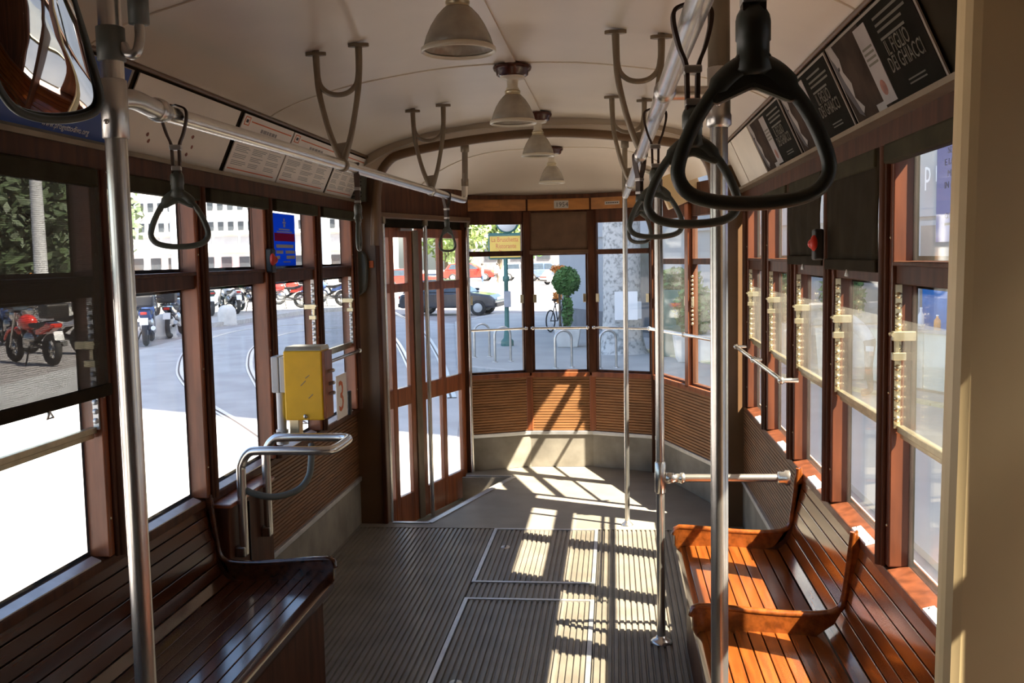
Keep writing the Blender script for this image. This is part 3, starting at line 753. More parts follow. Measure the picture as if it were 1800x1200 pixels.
# left standing pole with grab rail
LPX, LPY = -0.560, 1.79
t = thing('grab_pole','thick chrome pole with bell fitting beside the left bench, nearest the mirror','pole',(LPX,LPY,0))
MB().tube([(LPX,LPY,0),(LPX,LPY,1.80)],0.0205,18).build('tube','chrome',t)
MB().tube([(LPX,LPY,1.80),(LPX,LPY,czc(LPX))],0.0215,18).build('upper_tube','chrome',t)
flange((LPX,LPY,0.0),0.05).build('floor_flange','chrome',t)
mb = MB(); mb.lathe([(0.0215,-0.04),(0.025,-0.038),(0.025,0.07),(0.0215,0.072)],(LPX,LPY,1.80),18); mb.tube(cspline([(LPX,LPY,1.835),(LPX+0.012,LPY+0.05,1.842),(LPX+0.012,LPY+0.12,1.838),(LPX+0.006,LPY+0.2,1.838)],5),0.0195,14)
f = mb.build('tee_fitting','steel',t)
MB().lathe([(0.0215,0.0),(0.0245,0.002),(0.0245,0.026),(0.0215,0.028)],(LPX+0.008,LPY+0.15,1.838),16,'y').build('sleeve','steel',f)
MB().sphere((LPX-0.004,LPY-0.026,1.79),0.005,8,5).build('screw','steel',f)
mb = MB(); mb.lathe([(0.0215,1.905),(0.0265,1.907),(0.0265,1.968),(0.0215,1.97)],(LPX,LPY,0),18)
f = mb.build('grey_collar','grey_box',t)
mb = MB(); bx = LPX+0.058; mb.tube(cspline([(LPX+0.024,LPY,1.935),(LPX+0.035,LPY-0.006,1.918),(LPX+0.052,LPY-0.006,1.918),(bx,LPY,1.945),(bx,LPY,1.975)],5),0.0095,10)
mb.build('bent_pipe','steel',f)
MB().lathe([(0.0005,1.97),(0.019,1.972),(0.0195,2.035),(0.017,2.042),(0.012,2.045),(0.012,2.062),(0.0005,2.066)],(bx,LPY,0),16).build('bell_push','grey_box',f)

def rail(s, pts, label, rings=()):
    t = thing('grab_rail',label,'rail',pts[len(pts)//2])
    MB().tube(pts,0.0175,14).build('tube','chrome',t)
    for y in rings:
        p = None
        for a,b in zip(pts,pts[1:]):
            if a[1] <= y <= b[1]: k_=(y-a[1])/(b[1]-a[1]); p = tuple(a[i]+(b[i]-a[i])*k_ for i in range(3))
        if p: MB().lathe([(0.017,-0.02),(0.0215,-0.017),(0.0225,0.0),(0.0215,0.017),(0.017,0.02)],p,16,'y').build('collar','steel',t)
    return t
RL = lambda y: (-0.556+(y-1.95)*(0.116/3.44), y, 1.838)
RR = lambda y: (0.500-(y-1.0)*0.0105, y, 1.842)
t = rail(-1,[RL(1.95),RL(3.0),RL(4.0),RL(5.30),(-0.441,5.385,1.842),(-0.440,5.405,1.865),(-0.436,5.405,1.94)],'chrome ceiling grab rail running along the left side',(4.55,))
MB().tube([(-0.436,5.405,1.93),(-0.425,5.36,2.12)],0.0165,12).build('end_post','bronze',t)
MB().lathe([(0.017,-0.02),(0.024,-0.015),(0.024,0.03),(0.017,0.035)],(-0.425,5.36,2.12),14).build('socket','bronze',t)
MB().tube([(-0.436,5.405,1.92),(-0.436,5.405,1.96)],0.0205,12).build('collar','bronze',t)
t = rail(1,[RR(-0.8),RR(1.0),RR(3.0),RR(5.38)],'chrome ceiling grab rail with hanging loops on the right side',(3.2,4.5,1.98))

RPX, RPY = 0.602, 2.045
t = thing('grab_pole','thick chrome pole standing at the right bench, holding the right rail','pole',(RPX,RPY,0))
MB().tube([(RPX,RPY,0),(RPX,RPY,1.80)],0.0185,18).build('tube','chrome',t)
MB().tube([(RPX,RPY,1.80),(RPX,RPY,czc(RPX))],0.0225,18).build('upper_tube','bronze',t,label='painted upper tube')
flange((RPX,RPY,0.0),0.05).build('floor_flange','chrome',t)
f = MB().lathe([(0.0185,1.775),(0.0255,1.78),(0.0255,1.80),(0.0235,1.805),(0.0235,1.895),(0.0185,1.90)],(RPX,RPY,0),18).build('tee_fitting','steel',t)
MB().tube([(RPX,RPY,1.845),(0.505,RPY-0.02,1.845)],0.0145,12).build('arm','steel',f)
MB().sphere((RPX-0.004,RPY-0.025,1.82),0.006,8,5).build('screw','steel',f)

t = thing('grab_pole','slimmer chrome pole at the far end of the right bench, with a cross bar','pole',(0.556,3.73,0))
MB().tube([(0.556,3.73,0),(0.556,3.73,1.80)],0.0165,16).tube(cspline([(0.556,3.73,1.795),(0.545,3.73,1.825),(0.50,3.73,1.842),(0.475,3.73,1.842)],4),0.0155,12).build('tube','chrome',t)
flange((0.556,3.73,0.0),0.044).build('floor_flange','chrome',t)
f = MB().lathe([(0.0165,0.595),(0.0215,0.60),(0.0215,0.715),(0.0165,0.72)],(0.556,3.73,0),16).build('tee_fitting','chrome',t)
MB().lathe([(0.0155,0.02),(0.0215,0.022),(0.0215,0.05),(0.0175,0.055),(0.0175,0.075),(0.0215,0.078),(0.0215,0.09),(0.015,0.095)],(0.556,3.73,0.655),16,'x').build('coupling','chrome',f)
MB().tube([(0.57,3.73,0.655),(1.03,3.73,0.657)],0.0155,14).build('cross_bar','chrome',t)
MB().lathe([(0.0155,0.0),(0.024,0.003),(0.024,0.025),(0.03,0.03),(0.03,0.045)],(1.0,3.73,0.657),16,'x').build('wall_socket','chrome',t)

t = thing('grab_pole','slim chrome pole at the edge of the platform, reaching the arch','pole',(0.447,5.39,0))
MB().tube([(0.447,5.39,0),(0.450,5.385,1.87)],0.0135,14).build('tube','chrome',t)
MB().tube([(0.450,5.385,1.85),(0.453,5.36,2.13)],0.0145,14).build('upper_tube','bronze',t)
flange((0.447,5.39,0.0),0.034).build('floor_flange','chrome',t)
MB().lathe([(0.015,-0.03),(0.022,-0.025),(0.022,0.02),(0.015,0.025)],(0.453,5.36,2.125),14).build('socket','bronze',t)

# bars along the side windows
for s, ya, yb_, lb in ((1,3.86,5.27,'chrome bar across two right windows beyond the bench'),(-1,4.60,5.27,'short chrome bar across the last left window behind the yellow machine')):
    t = thing('window_bar',lb,'rail',(s*1.025,(ya+yb_)/2,1.015))
    MB().tube([(s*1.035,ya,1.016),(s*1.035,yb_,1.016)],0.0095,10).build('bar','chrome',t)
    for y in (ya,4.62,yb_) if s>0 else (ya,yb_):
        MB().tube([(s*1.10,y,1.016),(s*1.035,y,1.016)],0.010,10).sphere((s*1.035,y,1.016),0.0155,10,6).build('bracket','chrome',t)

# ================================================================== RAIL BRACKETS
def hanger(x, y, zr, xo, label):
    t = thing('rail_bracket', label, 'bracket', (x,y,zr), 'cast brackets holding the rails')
    H = czc(x+xo)-zr
    fx = 0.073
    L = [( xo-fx, H-0.006), (xo-fx+0.002,H*0.80), (xo-fx+0.008,H*0.60),(xo*0.5-0.040,H*0.30),(-0.016,0.045),(0.0,0.012)]
    Rr = [( xo+fx, H-0.002), (xo+fx-0.001,H*0.80), (xo+fx-0.008,H*0.60),(xo*0.5+0.040,H*0.30),(0.018,0.05),(0.004,0.012)]
    mb = MB()
    for q in (L,Rr):
        c = cspline([(x+a,y,zr+b) for a,b in q],5); n = len(c)
        mb.tube(c,[0.0095+0.003*abs(2*i/(n-1)-1) for i in range(n)],8)
    mb.build('leg_pair','bronze',t)
    u = [(xo-fx+0.004,H*0.78),(xo-fx+0.012,H*0.68),(xo-0.035,H*0.615),(xo,H*0.595),(xo+0.035,H*0.615),(xo+fx-0.012,H*0.68),(xo+fx-0.004,H*0.78)]
    MB().tube(cspline([(x+a,y,zr+b) for a,b in u],4),0.0088,8).build('yoke','bronze',t)
    for sx in (-1,1):
        zc = czc(x+xo+sx*fx)-0.004
        mb = MB(); mb.prism([(x+xo+sx*fx+0.036*math.cos(a)*1.0, y+0.014*math.sin(a)) for a in [2*PI*q/14 for q in range(14)]],'z',zc-0.012,zc)
        mb.build('foot','bronze',t,bevel=0.002)
    mb = MB(); mb.lathe([(0.0175,-0.014),(0.0225,-0.012),(0.0225,0.012),(0.0175,0.014)],(x,y,zr),14,'y'); mb.prism([(x-0.020,zr+0.07),(x+0.022,zr+0.075),(x+0.013,zr+0.012),(x-0.011,zr+0.012)],'y',y-0.007,y+0.007)
    mb.build('clamp','bronze',t,bevel=0.002)
for y, lb in ((3.2,'bracket nearer the camera on the left rail'),(4.55,'bracket nearer the arch on the left rail')):
    p = RL(y); hanger(p[0],y,p[2],-0.005,'bronze wishbone '+lb)
for y, lb in ((3.2,'bracket nearer the camera on the right rail'),(4.5,'bracket nearer the arch on the right rail')):
    p = RR(y); hanger(p[0],y,p[2],-0.005,'bronze wishbone '+lb)

# ================================================================== CEILING LAMPS
def lamp(y, zc, r, label):
    t = thing('ceiling_lamp',label,'lamp',(0,y,zc),'ceiling lamps')
    c = (0,y,zc)
    MB().lathe([(0.0005,0.0),(0.073,0.0),(0.076,-0.008),(0.072,-0.018),(0.064,-0.024),(0.062,-0.036),(0.052,-0.042),(0.03,-0.044),(0.0005,-0.044)],c,28).build('base','bakelite',t)
    MB().lathe([(0.05,-0.042),(0.045,-0.050),(0.028,-0.052),(0.022,-0.058),(0.021,-0.082),(0.026,-0.088),(0.026,-0.096),(0.0005,-0.097)],c,20).build('socket','porcelain',t)
    MB().lathe([(0.027,-0.094),(0.031,-0.097),(0.031,-0.103),(0.027,-0.105),(0.030,-0.108),(0.033,-0.116),(0.028,-0.120)],c,20).build('collar','brass',t)
    n = 72; pr = [(0.024,-0.106),(0.036,-0.116),(0.052,-0.134),(0.066,-0.157),(0.078,-0.184),(0.086,-0.212)]
    vs=[];fs=[]
    for ri,(rr,h) in enumerate(pr):
        for k_ in range(n):
            a = 2*PI*k_/n; q = rr*r/0.088*(1+(0.012 if k_%2 else -0.012))
            vs.append((q*math.cos(a),y+q*math.sin(a),zc+h))
    for i in range(len(pr)-1):
        for k_ in range(n): fs.append((i*n+k_,i*n+(k_+1)%n,(i+1)*n+(k_+1)%n,(i+1)*n+k_))
    sh = MB().add(vs,fs,True).build('shade','shade_glass',t)
    so = sh.modifiers.new('thick','SOLIDIFY'); so.thickness = 0.003
    MB().lathe([(r*0.985,-0.209),(r*1.045,-0.213),(r*1.05,-0.222),(r*1.01,-0.224),(r*0.96,-0.216)],c,36).build('rim','porcelain',sh)
    MB().sphere((0,y,zc-0.15),(0.022,0.022,0.036),12,8).build('bulb','porcelain',t)
lamp(2.48,2.262,0.091,'bell shaped ceiling lamp nearest the camera, cut off by the picture top')
lamp(3.83,2.262,0.088,'bell shaped ceiling lamp on the ceiling seam, second from the camera')
lamp(5.10,2.262,0.084,'bell shaped ceiling lamp just before the arch, third from the camera')
lamp(6.22,2.205,0.080,'smaller bell shaped ceiling lamp beyond the arch over the platform')

# ================================================================== HANGING LOOPS
def loop(y, rz, label, side, tilt=0.0, sc=1.0, zr=None):
    p = RL(y) if side<0 else RR(y)
    t = thing('strap_handle',label,'strap',p,'hanging strap handles')
    t.rotation_euler = (0,tilt,rz)
    P0 = Vector(p)
    # strap: a leather loop around the rail, pinched at a buckle
    st = [(0.0,0.022),(0.020,0.014),(0.023,-0.004),(0.015,-0.038),(0.006,-0.062),(0.0045,-0.09),(0.004,-0.125)]
    for sx in (-1,1):
        c = cspline([(sx*a,0,b) for a,b in st],5)
        vs=[];fs=[]
        for i,q in enumerate(c):
            nx = Vector((sx*0.0055,0,0.001))
            for o in (Vector((0,-0.009,0)),Vector((0,0.009,0)),Vector((0,0.009,0))+nx,Vector((0,-0.009,0))+nx): vs.append(P0+q+o)
        for i in range(len(c)-1):
            for e in range(4): fs.append((i*4+e,i*4+(e+1)%4,(i+1)*4+(e+1)%4,(i+1)*4+e))
        MB().add(vs,fs).build('leather_strap','leather',t)
    mb = MB(); mb.box(P0+Vector((-0.0125,-0.011,-0.074)),P0+Vector((0.0125,0.011,-0.063))); mb.build('buckle','steel',t,bevel=0.002)
    MB().box(P0+Vector((-0.010,-0.011,-0.118)),P0+Vector((0.010,0.011,-0.108))).build('keeper','steel',t,bevel=0.002)
    MB().lathe([(0.0005,-0.118),(0.009,-0.118),(0.0135,-0.126),(0.0145,-0.131),(0.0145,-0.147),(0.0135,-0.148),(0.0135,-0.160),(0.017,-0.172),(0.010,-0.176)],P0,10).build('neck','rubber',t)
    g = [(0.0,-0.166),(0.016,-0.172),(0.032,-0.188),(0.048,-0.212),(0.060,-0.240),(0.062,-0.258),(0.052,-0.272),(0.030,-0.279),(0.0,-0.281)]
    pts = [P0+Vector((x*sc,0,z)) for x,z in g]+[P0+Vector((-x*sc,0,z)) for x,z in g[-2:0:-1]]
    n = len(pts); dense=[]
    for i in range(n):
        p0,p1,p2,p3 = pts[(i-1)%n],pts[i],pts[(i+1)%n],pts[(i+2)%n]
        for k_ in range(4):
            u=k_/4; dense.append(0.5*((2*p1)+(p2-p0)*u+(2*p0-5*p1+4*p2-p3)*u*u+(3*p1-p0-3*p2+p3)*u**3))
    MB().prism([(P0.x+a,P0.z+b) for a,b in [(-0.012,-0.155),(0.012,-0.155),(0.020,-0.170),(0.040*sc,-0.196),(0.030*sc,-0.199),(0.0,-0.186),(-0.030*sc,-0.199),(-0.040*sc,-0.196),(-0.020,-0.170)]],'y',P0.y-0.006,P0.y+0.006).build('shoulder','rubber',t,bevel=0.004)
    MB().tube(dense,[0.0064+0.003*max(0,(P0.z-0.20 - 0 - q.z + 0.0)*0 ) + (0.0035 if q.z>P0.z-0.185 else 0.0) for q in dense],10,True).build('grip_ring','rubber',t)
    return t
loop(0.84,0.0,'large black rubber strap handle hanging nearest the camera on the right rail',1)
loop(1.39,0.05,'black rubber strap handle second from the camera on the right rail',1)
loop(2.35,-0.03,'black rubber strap handle third from the camera, before the right pole',1)
loop(3.35,0.9,'black rubber strap handle nearest the platform on the right rail, turned edgeways',1)
loop(2.03,0.3,'black rubber strap handle hanging beside the thick left pole',-1,0.0,0.95)
loop(3.36,1.75,'strap handle turned edgeways on the left rail, before the cream notices',-1)
loop(4.90,1.05,'small far strap handle on the left rail before the folding door',-1)

# ================================================================== CARDS IN THE COVES
def cove(s, y, k_, off=0.0):   # k_ 0 bottom .. 1 top of the card
    ax, az, bx, bz = 1.082, COVE0+0.004, 0.982, 2.078
    n = Vector((-(bz-az),0,-(ax-bx))).normalized()   # into the car, right side
    p = Vector((ax+(bx-ax)*k_, y, az+(bz-az)*k_)) + n*off
    return Vector((s*p.x, p.y, p.z))
def cslab(mb, s, y0, y1, k0, k1, o0, o1):
    return mb.hexa([cove(s,y0,k0,o0),cove(s,y1,k0,o0),cove(s,y1,k0,o1),cove(s,y0,k0,o1),cove(s,y0,k1,o0),cove(s,y1,k1,o0),cove(s,y1,k1,o1),cove(s,y0,k1,o1)])
def card(name, label, cat, s, y0, y1, m, group=None):
    t = thing(name,label,cat,cove(s,(y0+y1)/2,0.0),group)
    cslab(MB(),s,y0,y1,0.0,1.0,0.006,0.010).build('sheet',m,t)
    return t
ydir = lambda s: (cove(s,0,1)-cove(s,0,0))
# left : blank card, three notices, poster
t = card('blank_card','blank cream card with rust spots on the left cove, beside the pole','card',-1,2.735,3.50,'placard')
mb = MB()
for y, k_ in ((2.90,0.30),(2.92,0.22),(3.20,0.42),(3.22,0.28),(3.20,0.16)): 
    q=[cove(-1,y+0.011*math.cos(a)*(0.6+0.6*random.random()),k_+0.03*math.sin(a),0.0106) for a in [2*PI*i/8 for i in range(8)]]
    mb.add(q,[tuple(range(8))])
mb.build('rust_spot','brown_ink',t,kind='stuff')
for (y0,y1,lb) in ((3.545,4.10,'cream notice with orange lines, next to the blank card'),(4.115,4.80,'cream notice with orange lines, middle of the three on the left cove'),(4.83,5.32,'cream notice with orange lines nearest the arch, behind the edgeways strap')):
    t = card('notice',lb,'notice',-1,y0,y1,'paper','printed notices on the left cove')
    mb = MB(); w = y1-y0
    cslab(mb,-1,y0+0.15*w,y1-0.03*w,0.90,0.92,0.0102,0.0106); cslab(mb,-1,y0+0.03*w,y1-0.08*w,0.10,0.118,0.0102,0.0106)
    cslab(mb,-1,y0+0.03*w,y0+0.12*w,0.955,0.97,0.0102,0.0106); cslab(mb,-1,y0+0.03*w,y0+0.12*w,0.83,0.845,0.0102,0.0106); cslab(mb,-1,y0+0.03*w,y0+0.04*w,0.83,0.97,0.0102,0.0106); cslab(mb,-1,y0+0.11*w,y0+0.12*w,0.83,0.97,0.0102,0.0106)
    mb.build('orange_lines','orange',t,kind='stuff')
    mb = MB(); cslab(mb,-1,y0+0.055*w,y0+0.095*w,0.875,0.925,0.0102,0.0106)
    y = y0+0.28*w
    while y < y0+0.72*w:
        q = random.uniform(0.02,0.05)*w; cslab(mb,-1,y,y+q,0.70,0.735,0.0102,0.0106); y += q+0.012*w
    mb.build('heading','ink_dark',t,kind='stuff')
    mb = MB()
    y = y0+0.36*w
    while y < y0+0.66*w:
        q = random.uniform(0.03,0.06)*w; cslab(mb,-1,y,y+q,0.785,0.845,0.0102,0.0106); y += q+0.012*w
    for c in range(3):
        a = y0+(0.05+0.31*c)*w
        for r_ in range(17):
            if r_ in (4,9,13) : continue
            k_ = 0.63-r_*0.028; e = a+0.27*w*random.uniform(0.6,1.0)
            cslab(mb,-1,a,e,k_,k_+0.011,0.0102,0.0105)
    mb.build('print','ink',t,kind='stuff')
t = card('poster','blue poster in a pale frame on the left cove, behind the mirror','poster',-1,1.62,2.70,'poster_frame')
cslab(MB(),-1,1.64,2.685,0.07,0.99,0.0102,0.0112).build('print','blue_print',t)
mb = MB(); y = 1.4
for y,q in ((1.70,0.2),(1.95,0.13),(2.15,0.2),(2.57,0.10)):
    cslab(mb,-1,y,y+q,0.42,0.50,0.0113,0.0118)
mb.build('pale_band','poster_strip',t,kind='stuff')
text('www.progettodivo.org',0.024,cove(-1,2.36,0.115,0.0125),(0,1,0),ydir(-1),'white',t)
cslab(MB(),-1,2.59,2.68,0.72,0.80,0.0113,0.0118).build('red_patch','red',t)
# right : film posters and blank cards
yr = [(1.86,2.80,'first'),(2.83,3.52,'second'),(4.02,4.56,'third')]
lbs = ['dark film poster with pale strip, largest and nearest on the right cove','dark film poster with pale strip, middle one on the right cove','dark film poster with pale strip, smallest, seen through the strap handles']
yr = [(2.085,2.815),(2.845,3.58),(3.62,4.40)]
for (y0,y1),lb in zip(yr,lbs):
    t = card('poster',lb,'poster',1,y0,y1,'poster_frame','film posters on the right cove')
    w = y1-y0; Yf = lambda f: y1-f*w     # f runs left to right in view (far to near)
    def q(m,nm,f0,f1,k0,k1,o=0.0113,o0=0.0102,par=None): return cslab(MB(),1,Yf(f1),Yf(f0),k0,k1,o0,o).build(nm,m,par or t)
    q('poster_mauve','portrait_print',0.015,0.46,0.06,0.97)
    q('poster_dark','title_print',0.46,0.985,0.06,0.97)
    # a pale half face shape at the far edge and hair, abstract
    mb = MB(); pts=[(0.02,0.97),(0.09,0.97),(0.12,0.80),(0.10,0.66),(0.14,0.50),(0.11,0.34),(0.17,0.20),(0.13,0.14),(0.07,0.36),(0.03,0.52)]
    mb.add([cove(1,Yf(f),k_,0.0116) for f,k_ in pts],[tuple(range(len(pts)))]); mb.build('face_print','poster_strip',t)
    mb = MB(); pts=[(0.015,0.9),(0.05,0.78),(0.07,0.55),(0.10,0.35),(0.13,0.1),(0.08,0.16),(0.02,0.5)]
    mb.add([cove(1,Yf(f),k_,0.0119) for f,k_ in pts],[tuple(range(len(pts)))]); mb.sphere(cove(1,Yf(0.065),0.72,0.0118),(0.001,0.012,0.008),10,6); mb.build('hair_print','ink_dark',t)
    q('poster_strip','pale_strip',0.395,0.535,0.10,0.93,0.0122)
    mb = MB(); pts=[(0.44+0.02*math.cos(a)*1.6,0.27+0.085*math.sin(a)) for a in [2*PI*i/12 for i in range(12)]]
    mb.add([cove(1,Yf(f+0.02),k_,0.0126) for f,k_ in pts],[tuple(range(12))]); mb.build('brown_emblem','brown_ink',t)
    mb = MB()
    for r_ in range(4): cslab(mb,1,Yf(0.52),Yf(0.41),0.52+r_*0.055,0.545+r_*0.055,0.0122,0.0126)
    mb.build('strip_print','ochre_ink',t,kind='stuff')
    xd = (0,-1,0)
    text('IL FIGLIO',0.052,cove(1,Yf(0.63),0.50,0.0122),xd,ydir(1),'ochre_ink',t,sx=0.8*w/0.73)
    text('DEI GHIACCI',0.052,cove(1,Yf(0.60),0.34,0.0122),xd,ydir(1),'ochre_ink',t,sx=0.8*w/0.73)
    mb = MB()
    for k_ in (0.87,0.80,0.74,0.66): cslab(mb,1,Yf(random.uniform(0.85,0.95)),Yf(0.62),k_,k_+0.025,0.0113,0.0117)
    for k_ in (0.20,0.16): cslab(mb,1,Yf(0.86),Yf(0.70),k_,k_+0.015,0.0113,0.0117)
    mb.build('small_print','ochre_ink',t,kind='stuff')
    q('ink','silver_patch',0.30,0.40,0.07,0.15,0.0117)
card('blank_card','blank cream card on the right cove beyond the film posters','card',1,4.42,4.98,'placard')
card('blank_card','narrow blank cream card on the right cove nearest the arch','card',1,5.0,5.31,'placard')
# enamel plate on the header and a small blank tag, grey box at the end of the cards
t = thing('capacity_plate','small worn grey plate with two lines of lettering under the first notice','plate',(-1.045,3.76,1.80))
MB().box((-1.072,3.645,1.795),(-1.066,3.90,1.850)).build('plate','plate',t)
text('8 SEDUTI',0.020,(-1.0655,3.675,1.825),(0,1,0),(0,0,1),'ink_dark',t,sx=1.3); text('E POSTI 21N',0.020,(-1.0655,3.655,1.802),(0,1,0),(0,0,1),'ink_dark',t,sx=1.3)
t = thing('header_tag','tiny blank tag on the dark board under the middle notice','plate',(-1.045,4.42,1.80))
MB().box((-1.072,4.35,1.80),(-1.067,4.46,1.845)).build('plate','poster_frame',t)
t = thing('header_tag','tiny blank tag on the dark board under the blank right cards','plate',(1.045,4.55,1.80))
MB().box((1.097,4.45,1.80),(1.092,4.62,1.845)).build('plate','poster_frame',t)
t = thing('speaker_box','grey green metal box at the end of the left cove by the arch','box',(-1.04,5.33,1.86))
MB().box((-1.09,5.325,1.845),(-0.985,5.375,2.01)).build('case','grey_box',t,bevel=0.008)
mb = MB()
for k_ in range(6): mb.box((-1.07,5.322,1.87+k_*0.02),(-1.005,5.3255,1.877+k_*0.02))
mb.build('grille','black',t)
t = thing('handset_holder','rounded grey holder on the brown jamb left of the folding door','holder',(-1.04,5.36,1.45))
MB().prism([(p.x,p.z) for p in cspline([(-1.075,0,1.31),(-1.02,0,1.34),(-1.0,0,1.40),(-1.0,0,1.53),(-1.03,0,1.575),(-1.075,0,1.58)],5)],'y',5.33,5.385).build('shell','grey_box',t,bevel=0.006)
t = thing('orange_tag','small orange tag on the brown jamb beside the grey holder','tag',(-0.98,5.378,1.48))
MB().box((-0.99,5.372,1.475),(-0.965,5.381,1.515)).build('plate','orange',t,bevel=0.002)

# stop buttons on the pillars
def stop_button(s, y, z, lb):
    t = thing('stop_button',lb,'button',(s*1.02,y,z),'stop request buttons')
    xo = 0.04
    MB().box((s*(1.015+xo),y-0.025,z-0.055),(s*(0.985+xo),y+0.025,z+0.045)).build('housing','black',t,bevel=0.006)
    MB().lathe([(0.0005,-0.014),(0.014,-0.013),(0.017,-0.006),(0.017,0.004)],(s*(0.985+xo),y-0.004,z-0.002),16,'y').sphere((s*(0.984+xo),y-0.02,z),(0.012,0.012,0.026),12,8).build('push_button','red',t)
stop_button(-1,3.93,1.53,'red stop button in a black housing on a left pillar beside the blue sticker')
stop_button(1,3.22,1.545,'red stop button in a black housing on the right between the dark blinds')

# stickers on the glass
t = thing('window_sticker','blue sticker with white lettering on the fourth left window','sticker',(-1.1010,4.22,1.5))
MB().box((-1.1025,4.145,1.50),(-1.1005,4.435,1.735)).build('sheet','blue_sticker',t)
MB().box((-1.1005,4.155,1.612),(-1.1000,4.425,1.648)).build('magenta_band','magenta_film',t)
mb = MB(); f = lambda a,b,z0,z1: mb.box((-1.1005,4.145+a*0.29,z0),(-1.1000,4.145+b*0.29,z1))
for a,b,z0,z1 in ((0.25,0.75,1.662,1.668),(0.15,0.85,1.651,1.657),(0.1,0.9,1.582,1.597),(0.1,0.4,1.556,1.57),(0.52,0.95,1.556,1.57),(0.1,0.25,1.532,1.547),(0.55,0.95,1.532,1.547),(0.4,0.72,1.516,1.521),(0.46,0.54,1.675,1.69),(0.43,0.57,1.692,1.70),(0.47,0.53,1.702,1.715)): f(a,b,z0,z1)
mb.build('lettering','sticker_white',t,kind='stuff')
t = thing('window_sticker','violet blue sticker with white lettering on the nearest right window','sticker',(1.1460,2.10,1.5))
MB().box((1.1475,2.05,1.535),(1.1455,2.40,1.765)).build('sheet','violet_sticker',t)
for i,(b,sz) in enumerate((('SE VUOI ESSERE',0.021),('E LA COMUNICAZIONE',0.021),('MODERNA, SCEGLI',0.021),('IN ECONOMIA E GESTIONE',0.021))):
    text(b,sz,(1.1450,2.325+0.02*(i%2),1.735-0.026*i),(0,-1,0),(0,0,1),'sticker_white',t,sx=1.5)
text('CHE TROVI',0.018,(1.1450,2.34,1.588),(0,-1,0),(0,0,1),'sticker_white',t,sx=1.4)
MB().lathe([(0.0005,-0.001),(0.018,-0.001),(0.018,0.001)],(1.1452,2.20,1.63),16,'x').build('emblem','sticker_white',t)
mb = MB(); mb.box((1.1455,2.06,1.572),(1.1450,2.34,1.578)); mb.build('small_print','sticker_white',t)
MB().box((1.1455,2.20,1.546),(1.1450,2.26,1.554)).build('red_mark','red',t)

# ================================================================== TICKET MACHINE AND GUARD
t = thing('guard_rail','bent chrome guard rail around the foot of the yellow machine','rail',(-0.98,3.5,0.46))
pts = [(-0.975,3.35,0.455),(-0.975,3.35,0.74),(-0.970,3.35,0.79),(-0.945,3.35,0.828),(-0.90,3.35,0.838),(-0.72,3.35,0.838),(-0.655,3.36,0.838),(-0.632,3.39,0.838),(-0.632,3.56,0.838),(-0.655,3.60,0.838),(-0.72,3.61,0.838),(-0.90,3.61,0.838),(-0.945,3.61,0.828),(-0.972,3.61,0.79),(-0.977,3.61,0.74),(-0.977,3.61,0.46)]
MB().tube(cspline(pts,4),0.0165,14).build('tube','chrome',t)
for y in (3.35,3.61):
    MB().tube([(-0.976,y,0.455),(-0.976,y,0.70)],0.0135,12).build('leg_sleeve','chrome',t)
    MB().box((-1.003,y-0.02,0.445),(-0.965,y+0.02,0.485)).build('wall_bracket','steel',t,bevel=0.006)
lo = [(-0.965,3.36,0.69),(-0.93,3.37,0.672),(-0.87,3.40,0.655),(-0.80,3.45,0.668),(-0.768,3.49,0.71),(-0.765,3.52,0.77),(-0.775,3.56,0.82)]
MB().tube(cspline(lo,5),0.0125,10).build('lower_loop','grey_box',t,label='dark grey lower loop')
t = thing('ticket_machine','yellow metal ticket machine on a bracket before the left windows','machine',(-0.85,3.72,0.84))
MB().box((-0.918,3.685,0.892),(-0.762,3.80,1.168)).build('case','yellow',t,bevel=0.005)
MB().hexa([(-0.918,3.69,1.168),(-0.762,3.69,1.168),(-0.762,3.80,1.168),(-0.918,3.80,1.168),(-0.912,3.70,1.184),(-0.768,3.70,1.184),(-0.768,3.80,1.184),(-0.912,3.80,1.184)]).build('lid','brass',t,bevel=0.003)
MB().box((-0.763,3.69,0.897),(-0.752,3.795,1.165)).build('side_plate','wood_red',t,bevel=0.002)
MB().sphere((-0.835,3.682,0.908),(0.009,0.006,0.009),10,6).build('lock','steel',t)
mb = MB(); mb.box((-0.975,3.70,1.0),(-0.945,3.78,1.145)); mb.box((-0.942,3.70,1.0),(-0.918,3.78,1.143))
mb.build('side_unit','grey_light',t,bevel=0.004)
MB().tube([(-0.945,3.72,0.80),(-0.945,3.72,1.0)],0.018,12).tube([(-0.945,3.72,0.79),(-0.945,3.72,0.85)],0.024,12).build('support_post','grey_light',t)
MB().box((-0.908,3.70,0.815),(-0.868,3.75,0.895)).build('bracket','brass',t,bevel=0.003)
MB().tube([(-0.945,3.72,0.80),(-0.94,3.66,0.838),(-0.935,3.61,0.838)],0.014,10).build('clamp','steel',t)
mb = MB()
for z in (0.99,1.03,1.08): mb.tube([(-0.753,3.74,z),(-0.735,3.74,z+0.005)],0.007,8).sphere((-0.733,3.74,z+0.005),0.008,8,5)
mb.build('side_knob','steel',t)
mb = MB()
for a,b,c_ in ((0.0,0.0,0.5),(0.03,-0.05,0.4),(0.02,0.03,0.3)): mb.tube([(-0.85+a,3.6842,1.03+b),(-0.84+a+0.02*c_,3.6842,1.03+b+0.04*c_)],0.0013,5)
mb.build('scratch','ink',t)
t = thing('number_card','white card with a red 3 at the foot of the last left window','card',(-1.045,4.93,0.69))
MB().box((-1.048,4.83,0.695),(-1.044,5.02,0.925)).build('sheet','paper',t)
text('3',0.23,(-1.0435,4.855,0.735),(0,1,0),(0,0,1),'sign_red',t)
MB().box((-1.046,5.03,0.69),(-1.03,5.06,0.82)).build('clip','black',t,bevel=0.003)

